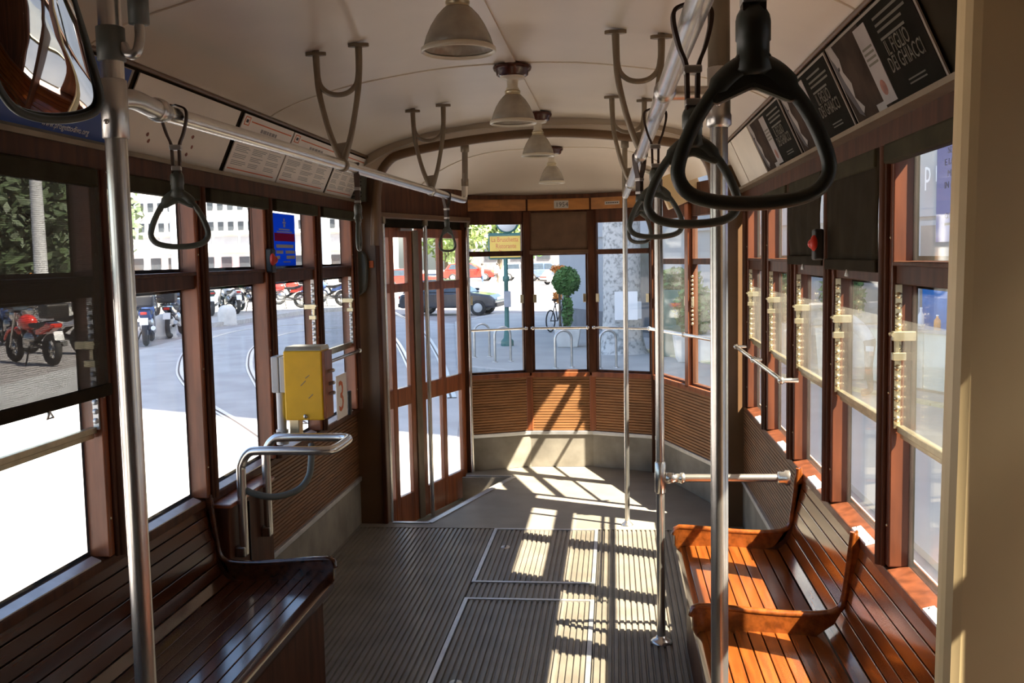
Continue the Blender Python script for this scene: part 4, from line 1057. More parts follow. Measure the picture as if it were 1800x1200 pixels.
# ================================================================== MIRROR
t = thing('rear_view_mirror','large rounded mirror in a black rim at the top left corner','mirror',(-0.40,1.25,1.82))
mc = Vector((-0.3549, 1.22, 1.8359)); nrm = Vector((0.78,-0.55,-0.26)).normalized()
ux = Vector((0,0,1)).cross(nrm).normalized(); uy = nrm.cross(ux)
P2 = lambda q,o: mc+ux*q[0]+uy*q[1]+nrm*o
sh0 = [(0.0408, 0.0358), (0.0608, -0.0124), (0.0799, -0.0614), (0.0875, -0.0892), (0.0814, -0.1063), (0.0597, -0.1169), (0.029, -0.1229), (-0.0011, -0.1219), (-0.0232, -0.1151), (-0.0395, -0.0999), (-0.053, -0.0755), (-0.0671, -0.0247), (-0.0759, 0.0352), (-0.0744, 0.0853), (-0.0537, 0.113), (-0.0203, 0.1222), (0.0126, 0.101)]
sh = []
for i in range(len(sh0)):
    p0,p1,p2,p3 = [Vector(sh0[(i+k_)%len(sh0)]) for k_ in (-1,0,1,2)]
    for k_ in range(3):
        u=k_/3; sh.append(tuple(0.5*((2*p1)+(p2-p0)*u+(2*p0-5*p1+4*p2-p3)*u*u+(3*p1-p0-3*p2+p3)*u**3)))
vs=[mc+nrm*0.012]; fs=[]
for f in (0.15,0.3,0.45,0.6,0.75,0.9,1.0):
    for q in sh: vs.append(P2((q[0]*f,q[1]*f),0.012-0.011*f*f))
ns=len(sh)
for k_ in range(ns): fs.append((0,1+k_,1+(k_+1)%ns))
for r_ in range(6):
    for k_ in range(ns): fs.append((1+r_*ns+k_,1+(r_+1)*ns+k_,1+(r_+1)*ns+(k_+1)%ns,1+r_*ns+(k_+1)%ns))
vs=[v-nrm*(-0.06*(v-mc).z) for v in vs]
MB().add(vs,fs,True).build('mirror_glass','mirror',t,fix=False)
MB().tube([P2(q,0.0) for q in sh],0.0055,8,True).build('rim','rubber',t)
n_=len(sh); MB().add([P2(q,-0.004) for q in sh]+[P2((q[0]*0.8,q[1]*0.8),-0.02) for q in sh],[tuple(range(n_,2*n_))]+[(i,(i+1)%n_,n_+(i+1)%n_,n_+i) for i in range(n_)]).build('back_shell','rubber',t)
MB().tube([P2((0,0.06),-0.015),P2((0,0.08),-0.06),(-0.62,1.42,2.205)],0.008,8).build('bracket','black',t)

# ================================================================== STREET
G = -0.75
rng = random.Random(11)
st = struct('street')
MB().add([(-160,-60,G),(60,-60,G),(60,190,G),(-160,190,G)],[(0,1,2,3)]).build('paving','cobble',st,fix=False)
MB().add([(-10.4,9,G+0.004),(-1.2,9,G+0.004),(-4.4,32.0,G+0.004),(-12.0,44,G+0.004),(-13.0,31,G+0.004)],[(0,1,2,3,4)]).build('carriageway','asphalt',st,fix=False)
# raised pavement ahead, with kerb stones
sw = struct('pavement')
poly = [(3.2,-40),(2.6,10),(0.6,17.2),(-2.6,19.5),(-4.9,33.2),(-4.0,38),(2,38),(30,38),(30,-40)]
MB().prism(poly,'z',G,G+0.06).build('paving','pavement',sw)
kp = [Vector(p) for p in ((2.6,10),(0.6,17.2),(-2.6,19.5),(-4.9,33.2),(-4.0,38))]
for a,b in zip(kp,kp[1:]):
    d=b-a; n=max(1,int(d.length/1.2))
    for i in range(n):
        p=a+d*(i/n); q=a+d*((i+0.985)/n); MB().wall(p,q,0.22,G,G+0.075).build('kerb_stone','kerb',sw)
# yellowed kerb line before the shop
for i in range(12):
    p=Vector((0.55+0.0*i,23.2)).lerp(Vector((5.2,13.2)),i/12); q=Vector((0.55,23.2)).lerp(Vector((5.2,13.2)),(i+0.97)/12)
    MB().wall(p,q,0.18,G+0.06,G+0.10).build('kerb_stone','kerb_yellow',sw)
# island with the motorbikes
isl = struct('traffic_island')
poly=[(-14.4, 32.28), (-13.69, 33.8), (-13.14, 40.1), (-11.7, 43.18)]+[(-12,75),(-45,75),(-45,32.28)]
MB().prism(poly,'z',G,G+0.14).build('paving','pavement',isl)
kp=[Vector(p) for p in [(-32,32.28)]+[(-14.4, 32.28), (-13.69, 33.8), (-13.14, 40.1), (-11.7, 43.18)]]
for a,b in zip(kp,kp[1:]):
    d=b-a; n=max(1,int(d.length/1.5))
    for i in range(n):
        MB().wall(a+d*(i/n),a+d*((i+0.985)/n),-0.25,G,G+0.16).build('kerb_stone','kerb',isl)
# tram rails curving across the square
def track(pts, lb):
    t = thing('tram_rail',lb,'rail',(*pts[len(pts)//2][:2],G),'rails in the street')
    c = cspline([(x,y,G+0.006) for x,y in pts],8)
    mb = MB(); vs=[]
    for i,p in enumerate(c):
        d=(c[min(i+1,len(c)-1)]-c[max(i-1,0)]).normalized(); n=Vector((-d.y,d.x,0))
        for o,z in ((-0.075,0.0),(-0.075,0.012),(0.075,0.012),(0.075,0.0)): vs.append(p+n*o+Vector((0,0,z)))
    fs=[(i*4+e,i*4+e+1,(i+1)*4+e+1,(i+1)*4+e) for i in range(len(c)-1) for e in range(3)]
    mb.add(vs,fs); h=mb.build('rail_head','alu',t)
    mb = MB(); vs=[]
    for i,p in enumerate(c):
        d=(c[min(i+1,len(c)-1)]-c[max(i-1,0)]).normalized(); n=Vector((-d.y,d.x,0))
        for o in (0.0,0.035): vs.append(p+n*o+Vector((0,0,0.0135)))
    mb.add(vs,[(i*2,i*2+1,i*2+3,i*2+2) for i in range(len(c)-1)]); mb.build('groove','ink_dark',t,fix=False)
track([(-3.49, 10.88), (-4.9, 13.03), (-6.22, 14.96), (-7.82, 17.66), (-9.0, 19.99), (-10.62, 23.89), (-11.74, 27.79), (-11.99, 31.89), (-10.36, 34.37)],'tram rail bending through the square, outer curve in the left windows')
track([(-3.9, 13.02), (-5.27, 15.31), (-6.53, 17.94), (-7.74, 20.78), (-9.1, 24.66), (-9.88, 28.35), (-9.61, 31.0), (-8.04, 32.01)],'tram rail bending through the square, inner curve nearer the yellow machine')
track([(-2.25, 15.4), (-3.73, 22.27), (-6.12, 31.69), (-9.18, 41.23)],'tram rail seen through the folding door, right one')
track([(-2.77, 15.42), (-4.06, 20.5), (-6.1, 27.84), (-8.74, 35.92)],'tram rail seen through the folding door, left one')

# ---- grey facade on the right (a tall block, in shade) 
FA, FB = Vector((-0.6,30.0)), Vector((10.3,6.86)); fd=(FB-FA).normalized(); fn=Vector((fd.y,-fd.x)); 
if fn.x > 0: fn = -fn
FL=(FB-FA).length
F3=lambda a,o,z: (*(FA+fd*a+fn*o),z)
def fslab(mb,a0,a1,o0,o1,z0,z1): return mb.hexa([F3(a0,o0,z0),F3(a1,o0,z0),F3(a1,o1,z0),F3(a0,o1,z0),F3(a0,o0,z1),F3(a1,o0,z1),F3(a1,o1,z1),F3(a0,o1,z1)])
bl = thing('corner_building','tall shaded grey building with shop fronts behind the right windows','building',(*((FA+FB)/2),G))
fslab(MB(),-1.8,FL,-10,-0.0,G,25).build('wall','facade',bl)
fslab(MB(),-1.8,FL,0,0.05,G,G+0.62).build('plinth','facade_dark',bl)
for z in (2.05,4.4): fslab(MB(),-1.8,FL,0,0.10,z,z+0.12).build('string_course','facade',bl)
for a0,a1,m in ((3.0,4.7,'win_dark'),(8.2,10.0,'facade_brown'),(12.3,13.5,'facade_brown'),(14.5,15.8,'facade_brown'),(17.0,20.5,'win_dark')):
    fr = fslab(MB(),a0-0.12,a1+0.12,0,0.08,G+0.06,1.98).build('shop_frame','facade_dark' if m=='win_dark' else 'facade',bl)
    fslab(MB(),a0,a1,0.06,0.10,G+0.2,1.9).build('shop_panel',m,fr)
    if m=='win_dark':
        fslab(MB(),(a0+a1)/2-0.04,(a0+a1)/2+0.04,0.08,0.13,G+0.2,1.9).build('mullion','facade',fr)
fslab(MB(),14.6,15.7,0.10,0.14,G+0.06,0.95).build('blue_shutter','blue_door',bl)
for a in [1.2+2.3*i for i in range(9)]:
    f = fslab(MB(),a,a+1.1,0,0.05,5.2,7.4).build('window','facade_white',bl); fslab(MB(),a+0.1,a+1.0,0.02,0.07,5.3,7.3).build('pane','win_dark',f)
fx = -fd
t_ = text('p n n',0.56,F3(14.62,0.16,2.60),(*fd,0),(0,0,1),'white',bl,sx=0.55)
# shop counter with bottles
t = thing('shop_counter','pale counter unit before the blue door, seen through the nearest right window','counter',F3(15.3,0.8,G+0.06))
for i in range(3): 
    d = fslab(MB(),14.35+i*0.62,14.35+i*0.62+0.6,0.5,1.0,G+0.10,G+0.98).build('cabinet_panel','shelf_white',t,bevel=0.02)
fslab(MB(),14.3,16.3,0.45,1.05,G+0.98,G+1.04).build('counter_top','car_blue',t)
fslab(MB(),14.4,16.2,0.55,0.95,G+0.06,G+0.12).build('base','facade_dark',t)
BL=('tall brown bottle at the left end of the shop counter','small white jar beside the tall brown bottle','short brown bottle in the middle of the shop counter','white bottle next to the short brown one','small orange jar at the right end of the shop counter')
for i,(a,m,h) in enumerate(((14.6,'wood_red',0.34),(14.75,'white',0.2),(15.1,'wood_red',0.22),(15.25,'white',0.3),(15.6,'pumpkin',0.2))):
    t = thing('bottle',BL[i],'bottle',F3(a,0.75,G+1.04),'bottles on the shop counter')
    b = MB().lathe([(0.0005,0),(0.05,0),(0.052,0.02),(0.05,h*0.6),(0.02,h*0.78),(0.018,h),(0.0005,h)],F3(a,0.75,G+1.04),12).build('glass_body',m,t)
    MB().lathe([(0.022,h*0.93),(0.022,h*1.02),(0.0005,h*1.03)],F3(a,0.75,G+1.04),10).build('cap','white',t)
# lower building seen in the mirror, height set to shade the right-hand ground
t = thing('low_building','lower grey building beside the tall one, seen in the rear view mirror','building',(16,-12,G))
MB().box((12,-34,G),(21,6.4,13.3)).build('wall','facade',t)
for zz in (0.8,4.6,8.4):
    for i in range(11):
        f = MB().box((11.93,-31+3.4*i,zz),(12.02,-29.4+3.4*i,zz+2.4)).build('window','facade_white',t); MB().box((11.9,-30.85+3.4*i,zz+0.12),(11.95,-29.55+3.4*i,zz+2.28)).build('pane','win_dark',f)
for zz in (3.7,7.5,11.0): MB().box((11.85,-34,zz),(12.02,6.4,zz+0.25)).build('string_course','facade',t)

# ---- white block across the square, left
t = thing('arcade_building','white office block with rows of dark windows across the square','building',(-44,86,G))
MB().box((-74,86,G),(-22,100,22)).build('wall','facade_white',t)
me_w = {}
for z0,z1,stp,wd in ((4.45,5.25,0.95,0.5),(6.3,7.1,0.95,0.5),(8.2,9.0,0.95,0.5),(2.85,3.9,2.5,2.2),(0.9,2.05,1.7,0.95)):
    x=-66.0
    while x < -24:
        f = MB().box((x,85.9,z0),(x+wd,86.05,z1)).build('window','win_dark' if z0!=2.85 else 'facade',t)
        x += stp
for z in (2.45,4.1,5.8,7.7): MB().box((-74,85.6,z),(-22,86.02,z+0.16)).build('string_course','facade_white',t)
x=-64
for i in range(9):
    MB().box((x,84.9,0.62),(x+2.0,86,0.95)).build('awning','pumpkin' if i%3 else 'cloth_red',t); x+=4.7
t = thing('dark_building','dark building far down the street behind the trees','building',(0,128,G))
MB().box((-22,128,G),(16,140,14)).build('wall','facade_dark',t)
for i in range(10):
    f = MB().box((-20+3.5*i,127.9,1.2),(-18.4+3.5*i,128.02,4.0)).build('window','win_dark',t)

# ---- plane tree trunk by the pavement
t = thing('plane_tree','thick mottled plane tree trunk outside the front right window','tree',(0.62,22.0,G))
pr=[(0.66,0.0),(0.53,0.15),(0.46,0.45),(0.43,1.0),(0.42,2.0),(0.42,3.2),(0.45,4.4),(0.5,5.0)]
MB().lathe(pr,(0.57,22.0,G),28).build('trunk','trunk',t)
mb = MB()
for dx,dy in ((-1.9,0.5),(-0.4,-2.0),(-2.0,-1.6)): mb.tube(cspline([(0.57,22.0,4.0),(0.57+dx*0.5,22+dy*0.5,5.4),(0.57+dx,22+dy,7.4)],4),[0.28]*4+[0.2]*4+[0.12],10)
mb.build('branch','trunk',t)
MB().leaves((-1.4,20.6,8.8),(2.4,2.2,1.6),700,0.22,rng).build('crown','leaf',t,kind='stuff',fix=False)
for a,z,w,h,lb in ((-0.33,0.42,0.42,0.62,'white'),(0.10,0.45,0.40,0.62,'white')):
    pass
t = thing('notice_board','two white sheets on a board fixed beside the plane tree','board',(0.75,21.2,0.05))
MB().box((0.58,21.30,G),(0.64,21.36,0.95)).build('post','steel',t); 
for x0 in (0.40,0.665):
    MB().box((x0,21.26,0.10),(x0+0.235,21.29,0.72)).build('sheet','white',t)
MB().box((0.90,21.27,0.12),(0.985,21.29,0.5)).build('side_sheet','grey_light',t)

# ---- potted topiary
def leafball(): pass
PX_, PY_ = -0.74, 23.6
t = thing('potted_tree','clipped round topiary on a leafy stem in a square pale pot','plant',(PX_,PY_,G+0.06))
z0=G+0.06
mb = MB(); mb.hexa([(PX_-0.24,PY_-0.24,z0),(PX_+0.24,PY_-0.24,z0),(PX_+0.24,PY_+0.24,z0),(PX_-0.24,PY_+0.24,z0),(PX_-0.32,PY_-0.32,z0+0.44),(PX_+0.32,PY_-0.32,z0+0.44),(PX_+0.32,PY_+0.32,z0+0.44),(PX_-0.32,PY_+0.32,z0+0.44)])
mb.build('pot','pot',t,bevel=0.02)
MB().box((PX_-0.28,PY_-0.28,z0+0.43),(PX_+0.28,PY_+0.28,z0+0.455)).build('soil','bark',t)
MB().tube([(PX_,PY_,z0+0.4),(PX_,PY_,z0+1.6)],0.04,8).build('stem','bark',t)
MB().leaves((PX_,PY_,z0+0.86),(0.13,0.13,0.48),520,0.05,rng,0.6).build('stem_leaves','leaf',t,kind='stuff',fix=False)
MB().leaves((PX_-0.02,PY_,z0+1.60),(0.33,0.33,0.34),1900,0.055,rng,0.7).build('crown','leaf',t,kind='stuff',fix=False)

# planters with bushes by the facade
def planter(x,y,w,h,ph,lb,hz=0.0):
    t = thing('planter',lb,'planter',(x,y,G+0.06),'planters along the shop fronts')
    z0=G+0.06
    mb=MB(); mb.hexa([(x-w*0.42,y-w*0.42,z0),(x+w*0.42,y-w*0.42,z0),(x+w*0.42,y+w*0.42,z0),(x-w*0.42,y+w*0.42,z0),(x-w/2,y-w/2,z0+h),(x+w/2,y-w/2,z0+h),(x+w/2,y+w/2,z0+h),(x-w/2,y+w/2,z0+h)])
    mb.build('box','pot',t,bevel=0.02)
    MB().tube([(x,y,z0+h-0.05),(x,y,z0+h+ph*0.6)],0.03,6).build('stem','bark',t)
    MB().leaves((x,y,z0+h+ph*0.5),(w*0.5,w*0.5,ph*0.55),1000,0.075,rng,0.5).build('foliage','leaf',t,kind='stuff',fix=False)
planter(2.05,20.2,0.9,0.55,1.0,'pale planter with a leafy bush outside the slanted right windows')
planter(3.75,19.0,0.7,0.85,1.0,'tall planter with a small bush before the shop wall, left of the woman')
planter(4.3,17.2,0.75,0.85,1.15,'tall planter with a bushy green plant before the shop wall, behind the woman')
t = thing('hedge_box','dark green slatted planter box outside the slanted right windows','planter',(1.7,20.9,G+0.06))
MB().box((1.25,21.0,G+0.06),(2.3,21.5,0.75)).build('box','green_post',t,bevel=0.02)
MB().leaves((1.78,21.25,0.95),(0.55,0.3,0.28),700,0.07,rng,0.4).build('foliage','leaf',t,kind='stuff',fix=False)

# ---- bike racks
for x,y,lb in ((-2.55,21.3,'steel hoop bike rack, leftmost of the four, beyond the front left window'),(-1.97,20.3,'steel hoop bike rack beside the green signpost, second from the left'),(-0.62,19.1,'steel hoop bike rack before the potted topiary'),(0.26,19.0,'steel hoop bike rack at the foot of the plane tree')):
    t = thing('bike_rack',lb,'rack',(x,y,G+0.06),'hoop bike racks')
    d=Vector((0.32,0.12,0)); p=Vector((x,y,G+0.06)); h=0.74
    pts=[p-d*0.5]+[p-d*0.5+Vector((0,0,h-0.16))]+[p-d*0.5*math.cos(a)+Vector((0,0,h-0.16+0.16*math.sin(a))) for a in [PI*i/8 for i in range(1,8)]]+[p+d*0.5+Vector((0,0,h-0.16)),p+d*0.5]
    MB().tube(pts,0.026,10).build('hoop','steel',t)
    for q in (-0.5,0.5): MB().lathe([(0.026,0.012),(0.06,0.01),(0.06,0.0)],p+d*q,12).build('foot_plate','steel',t)

# ---- green signpost with yellow sign and clock
sx,sy=-2.28,24.0
t = thing('clock_signpost','green street clock post carrying a yellow restaurant sign','sign',(sx,sy,G+0.06))
MB().lathe([(0.16,0.0),(0.16,0.12),(0.09,0.2),(0.075,0.35),(0.06,0.4),(0.055,1.6),(0.085,1.62),(0.085,1.72),(0.055,1.75),(0.05,2.6)],(sx,sy,G+0.06),16).build('post','green_post',t)
MB().box((sx-0.05,sy-0.13,0.28),(sx+0.12,sy-0.05,0.68)).build('control_box','car_blue',t,bevel=0.01)
f = MB().box((sx-0.42,sy-0.06,1.47),(sx+0.42,sy+0.06,2.12)).build('sign_frame','green_post',t,bevel=0.03)
MB().box((sx-0.38,sy-0.075,1.51),(sx+0.38,sy-0.05,2.04)).build('sign_face','sign_yellow',t)
for i,(b,o) in enumerate((('La Bruschetta',-0.345),('Ristorante',-0.235),('Pizzeria',-0.16))):
    text(b,0.17,(sx+o,sy-0.078,1.90-0.16*i),(1,0,0),(0,0,1),'sign_red',t,sx=0.72)
c = MB().lathe([(0.0005,-0.09),(0.27,-0.09),(0.29,-0.06),(0.29,0.06),(0.27,0.09),(0.0005,0.09)],(sx+0.06,sy,2.40),32,'y').build('clock_case','green_post',t)
MB().lathe([(0.0005,-0.095),(0.25,-0.095),(0.25,-0.085)],(sx+0.06,sy,2.40),32,'y').build('clock_face','white',c)
mb=MB(); mb.box((sx+0.05,sy-0.1,2.39),(sx+0.07,sy-0.096,2.60)).box((sx+0.05,sy-0.1,2.39),(sx+0.2,sy-0.096,2.41)); mb.build('clock_hands','black',c)

# ---- bollards
for x,y,lb in ((-13.58,33.78,'round topped stone bollard before the motorbikes in the third left window'),(-14.8,32.61,'round topped stone bollard right of the dark motorbike'),(-13.36,28.41,'round topped stone bollard at the rear wheel of the blue motorbike')):
    t = thing('stone_bollard',lb,'bollard',(x,y,G),'stone bollards')
    MB().lathe([(0.33,0.0),(0.33,0.45),(0.30,0.60),(0.22,0.70),(0.1,0.745),(0.0005,0.75)],(x,y,G),18).build('body','pot',t)
    MB().lathe([(0.36,0.0),(0.36,0.06),(0.33,0.08)],(x,y,G),18).build('base','kerb',t)

# ---- motorbikes
def motorbike(label, body, loc, rz, case=True):
    t = thing('motorbike',label,'motorbike',(0,0,0),'parked motorbikes')
    for x in (-0.70,0.72):
        w = MB().tube([(x+0.24*math.cos(a),0,0.31+0.24*math.sin(a)) for a in [2*PI*i/22 for i in range(22)]],0.065,8,True).build('wheel','tyre',t)
        mb=MB(); mb.lathe([(0.0005,-0.05),(0.06,-0.05),(0.06,0.05),(0.0005,0.05)],(x,0,0.31),12,'y')
        for k_ in range(6): a=2*PI*k_/6; mb.tube([(x,0,0.31),(x+0.2*math.cos(a),0,0.31+0.2*math.sin(a))],0.015,5)
        mb.lathe([(0.19,-0.03),(0.21,-0.03),(0.21,0.03),(0.19,0.03)],(x,0,0.31),20,'y'); mb.build('rim','steel',w)
    MB().tube(cspline([(-0.45,0,0.62),(-0.1,0,0.42),(0.2,0,0.40),(0.42,0,0.85)],4),0.05,8).tube([(-0.70,0.09,0.31),(-0.1,0.09,0.42)],0.03,6).tube([(-0.70,-0.09,0.31),(-0.1,-0.09,0.42)],0.03,6).build('frame','black',t)
    mb=MB()
    for y in (-0.09,0.09): mb.tube([(0.72,y,0.31),(0.50,y,0.85),(0.44,y,1.0)],0.025,8)
    mb.build('fork','steel',t)
    MB().sphere((0.16,0,0.80),(0.27,0.15,0.16),14,8).build('tank',body,t)
    MB().sphere((0.05,0,0.48),(0.20,0.14,0.17),10,6).box((-0.08,-0.1,0.32),(0.2,0.1,0.5)).build('engine','steel',t)
    MB().prism([(-0.72,0.86),(-0.40,0.80),(-0.08,0.80),(-0.10,0.72),(-0.45,0.68),(-0.74,0.78)],'y',-0.13,0.13).build('seat','black',t,bevel=0.03)
    MB().prism([(-0.95,0.80),(-0.70,0.84),(-0.35,0.74),(-0.30,0.58),(-0.55,0.60),(-0.90,0.72)],'y',-0.12,0.12).build('tail_cowl',body,t,bevel=0.03)
    MB().box((-0.965,-0.07,0.73),(-0.93,0.07,0.79)).build('tail_light','red',t,bevel=0.01)
    MB().hexa([(-1.0,-0.09,0.50),(-0.985,-0.09,0.50),(-0.985,0.09,0.50),(-1.0,0.09,0.50),(-0.96,-0.09,0.66),(-0.945,-0.09,0.66),(-0.945,0.09,0.66),(-0.96,0.09,0.66)]).build('licence_plate','white',t)
    MB().tube(cspline([(0.38,-0.34,1.05),(0.42,-0.2,1.08),(0.44,0,1.04),(0.42,0.2,1.08),(0.38,0.34,1.05)],4),0.017,8).build('handlebar','black',t)
    MB().sphere((0.60,0,0.93),(0.13,0.12,0.13),12,8).build('headlight','chrome',t)
    MB().prism([(0.40,1.02),(0.66,1.00),(0.52,1.28),(0.48,1.28)],'y',-0.14,0.14).build('windscreen','car_glass',t,bevel=0.02)
    MB().tube([(p.x,0,p.z) for p in [Vector((0.72+0.36*math.cos(a),0,0.31+0.36*math.sin(a))) for a in [0.35+1.9*i/8 for i in range(9)]]],0.05,6).build('front_fender',body,t)
    MB().tube([(0.1,-0.16,0.32),(-0.3,-0.17,0.30),(-0.85,-0.18,0.42)],[0.025,0.03,0.055],8).build('exhaust','steel',t)
    if case: MB().box((-1.02,-0.22,0.90),(-0.66,0.22,1.18)).build('top_case','black',t,bevel=0.05)
    for y in (-0.3,0.3): MB().tube([(0.40,y,1.06),(0.36,y*1.15,1.22)],0.012,6).sphere((0.36,y*1.15,1.25),(0.02,0.07,0.05),8,6).build('wing_mirror','black',t)
    MB().tube([(-0.1,0.12,0.36),(-0.2,0.26,0.02)],0.018,6).build('kick_stand','black',t)
    t.location = loc; t.rotation_euler=(0,0,rz); return t
b0 = motorbike('blue and white motorbike with a dark top case, rear towards the tram','cloth_blue',(-12.9,26.43,G),1.95); b0.scale=(1.22,1.22,1.22)
dup(b0,(-13.3,29.03,G),1.8,'dark motorbike seen from behind between two stone bollards',swap={'blue cloth':'car_black'})
specs=[(-14.38, 27.93, 2.2, 'silver grey motorbike half hidden by the thick left pole', 'grey_light'), (-13.1, 21.19, 2.6, 'red and black motorbike low in the sheer blind', 'car_red'), (-14.02, 23.63, 2.9, 'pale motorbike with a big wheel behind the sheer blind', 'car_white'), (-17.33, 26.76, 2.4, 'blue motorbike at the back of the row behind the sheer blind', 'cloth_blue'), (-17.24, 34.42, 2.2, 'blue motorbike in the second row, right of the thick pole', 'cloth_blue'), (-17.75, 37.38, 2.3, 'grey motorbike in the second row above the dark one', 'grey_light'), (-16.23, 38.13, 2.2, 'dark green motorbike facing the street behind a bollard', 'green_post'), (-15.68, 39.17, 2.3, 'white motorbike with front wheel turned, above the bollard', 'car_white'), (-15.4, 40.76, 2.4, 'black motorbike beside the wooden window pillar', 'car_black'), (-14.64, 42.83, 3.2, 'bright red sports motorbike under the blue sticker', 'car_red'), (-15.25, 46.6, 3.3, 'second red motorbike, right of the first one', 'car_red'), (-13.13, 44.39, 3.0, 'dark blue motorbike in the last left window', 'cloth_blue'), (-13.33, 47.15, 3.2, 'grey motorbike at the right end of the row', 'grey_light')]
for x,y,rz,lb,mm in specs: dup(b0,(x,y,G+(0.14 if y>34 else 0)),rz,lb,swap={'blue cloth':mm} if mm!='cloth_blue' else None)
# ---- cars (side view along local x)
def car(label, paint, loc, rz, h=1.42, L=4.0):
    t = thing('car',label,'car',(0,0,0),'cars in the street')
    hl=L/2
    low=[(-hl,0.30),(-hl-0.02,0.62),(-hl+0.06,0.86),(-hl*0.35,0.93),(hl*0.42,0.93),(hl-0.25,0.80),(hl,0.62),(hl,0.30)]
    cab=[(-hl+0.12,0.88),(-hl+0.45,h-0.06),(-hl*0.45,h),(hl*0.08,h-0.02),(hl*0.48,0.92)]
    b=MB().prism(low,'y',-0.82,0.82).build('body',paint,t,bevel=0.09)
    mb=MB(); n=len(cab); vs=[(x,-0.76 if z<1.0 else -0.60,z) for x,z in cab]+[(x,0.76 if z<1.0 else 0.60,z) for x,z in cab]
    mb.add(vs,[tuple(range(n))[::-1],tuple(range(n,2*n))]+[(i,(i+1)%n,n+(i+1)%n,n+i) for i in range(n)]); mb.build('cabin',paint,t,bevel=0.05)
    for s in (-1,1):
        f=lambda z: s*(0.775-0.16*(z-0.93)/(h-0.93))
        for a,b_,c,d in ((-hl+0.42,-0.35,-hl+0.62,-0.38),(-0.25,hl*0.40,-0.27,hl*0.10)):
            mb=MB(); z0,z1=0.95,h-0.09
            mb.hexa([(a,f(z0)-s*0.02,z0),(b_,f(z0)-s*0.02,z0),(b_,f(z0)+s*0.012,z0),(a,f(z0)+s*0.012,z0),(c,f(z1)-s*0.02,z1),(d,f(z1)-s*0.02,z1),(d,f(z1)+s*0.012,z1),(c,f(z1)+s*0.012,z1)])
            mb.build('side_window','car_glass',t)
        MB().box((hl*0.36,s*0.80,0.93),(hl*0.46,s*0.96,1.05)).build('wing_mirror',paint,t,bevel=0.03)
        for x in (-hl*0.62,hl*0.64):
            w=MB().lathe([(0.0005,-0.10),(0.2,-0.10),(0.31,-0.09),(0.32,0.0),(0.31,0.09),(0.0005,0.09)],(x,s*0.76,0.31),20,'y').build('wheel','tyre',t)
            MB().lathe([(0.0005,-0.115),(0.17,-0.112),(0.19,-0.095),(0.19,0.095),(0.17,0.112),(0.0005,0.115)],(x,s*0.76,0.31),18,'y').build('hub_cap','grey_light',w)
    MB().box((hl-0.02,-0.6,0.60),(hl+0.012,0.6,0.72)).build('headlight','white',t,bevel=0.02)
    MB().box((-hl-0.04,-0.7,0.66),(-hl+0.02,0.7,0.80)).build('tail_light','red',t,bevel=0.02)
    MB().box((-hl-0.05,-0.78,0.34),(-hl+0.06,0.78,0.50)).box((hl-0.06,-0.78,0.34),(hl+0.05,0.78,0.50)).build('bumper','black',t,bevel=0.03)
    t.location=loc; t.rotation_euler=(0,0,rz); return t
c0=car('black hatchback beyond the front left window, nose to the right','car_black',(-6.1,38.6,G),-0.12)
dup(c0,(-13.6,94,G),0.0,'bright red estate car parked before the far trees',1.25,{'black car paint':'car_red'})
dup(c0,(-8.1,93,G),0.0,'white car behind the green signpost',1.2,{'black car paint':'car_white'})
dup(c0,(-5.6,90,G),0.0,'dark blue van like car left of the topiary crown',1.2,{'black car paint':'car_blue'})
dup(c0,(-3.7,78,G),0.5,'small white vehicle just left of the topiary crown',0.85,{'black car paint':'car_white'})
for i,(x,y,p,lb) in enumerate(((-37,74,'car_white','white car parked in front of the white block, second left window'),(-33.0,70,'car_white','silver white car in front of the white block, third left window'),(-30,80,'car_blue','blue grey car in front of the white block'),(-36.6,66,'car_blue','blue grey car behind the sheer blind'),(-14.8,72,'car_red','red car seen through the folding door'))):
    dup(c0,(x,y,G),0.1,lb,1.1,{'black car paint':p})

# ---- trees in the square
def tree(label,x,y,h,r,lm,n,size,tr=0.22,clear=0.35):
    t=thing('street_tree',label,'tree',(x,y,G),'trees in the square')
    MB().tube([(x,y,G),(x+0.1,y,G+h*0.4),(x,y+0.1,G+h*0.75)],[tr,tr*0.8,tr*0.4],10).build('trunk','bark',t)
    MB().leaves((x,y,G+h*(clear+1)/2),(r,r,h*(1-clear)/2),n,size,rng,0.35).build('crown',lm,t,kind='stuff',fix=False)
for i,(x,y,h,r,lm) in enumerate(((-17.6,104,13,3.2,'leaf_pale'),(-14.8,99,13,3.0,'leaf_pale'),(-12.3,108,14,3.2,'leaf_pale'),(-9.6,112,14,3.4,'leaf'))):
    tree(['pale green tree behind the red car, leftmost','pale green tree directly behind the red car','pale green tree between red car and signpost','green tree behind the yellow sign'][i],x,y,h,r,lm,1500,0.42,0.3,0.12)
for i,(x,y,h,r,lm) in enumerate(((-29,48,10,4.0,'leaf_dark'),(-33.5,58,11,4.5,'leaf_dark'),(-25.2,39,9,3.0,'leaf_dark'))):
    tree(['dark tree behind the sheer blind, middle one','dark tree behind the sheer blind, furthest back','dark tree behind the sheer blind, nearest the tram'][i],x,y,h,r,lm,2400,0.33,0.3,0.08)
t=thing('lamp_post','pale grey lamp post seen through the sheer blind','post',(-19.2,31.5,G))
MB().lathe([(0.3,0),(0.3,0.8),(0.24,0.9),(0.2,5),(0.14,9)],(-19.2,31.5,G),16).build('shaft','grey_light',t)
MB().tube(cspline([(-19.2,31.5,8.1),(-19.1,31.0,8.6),(-18.4,29.6,8.8)],4),0.06,8).build('arm','grey_light',t)
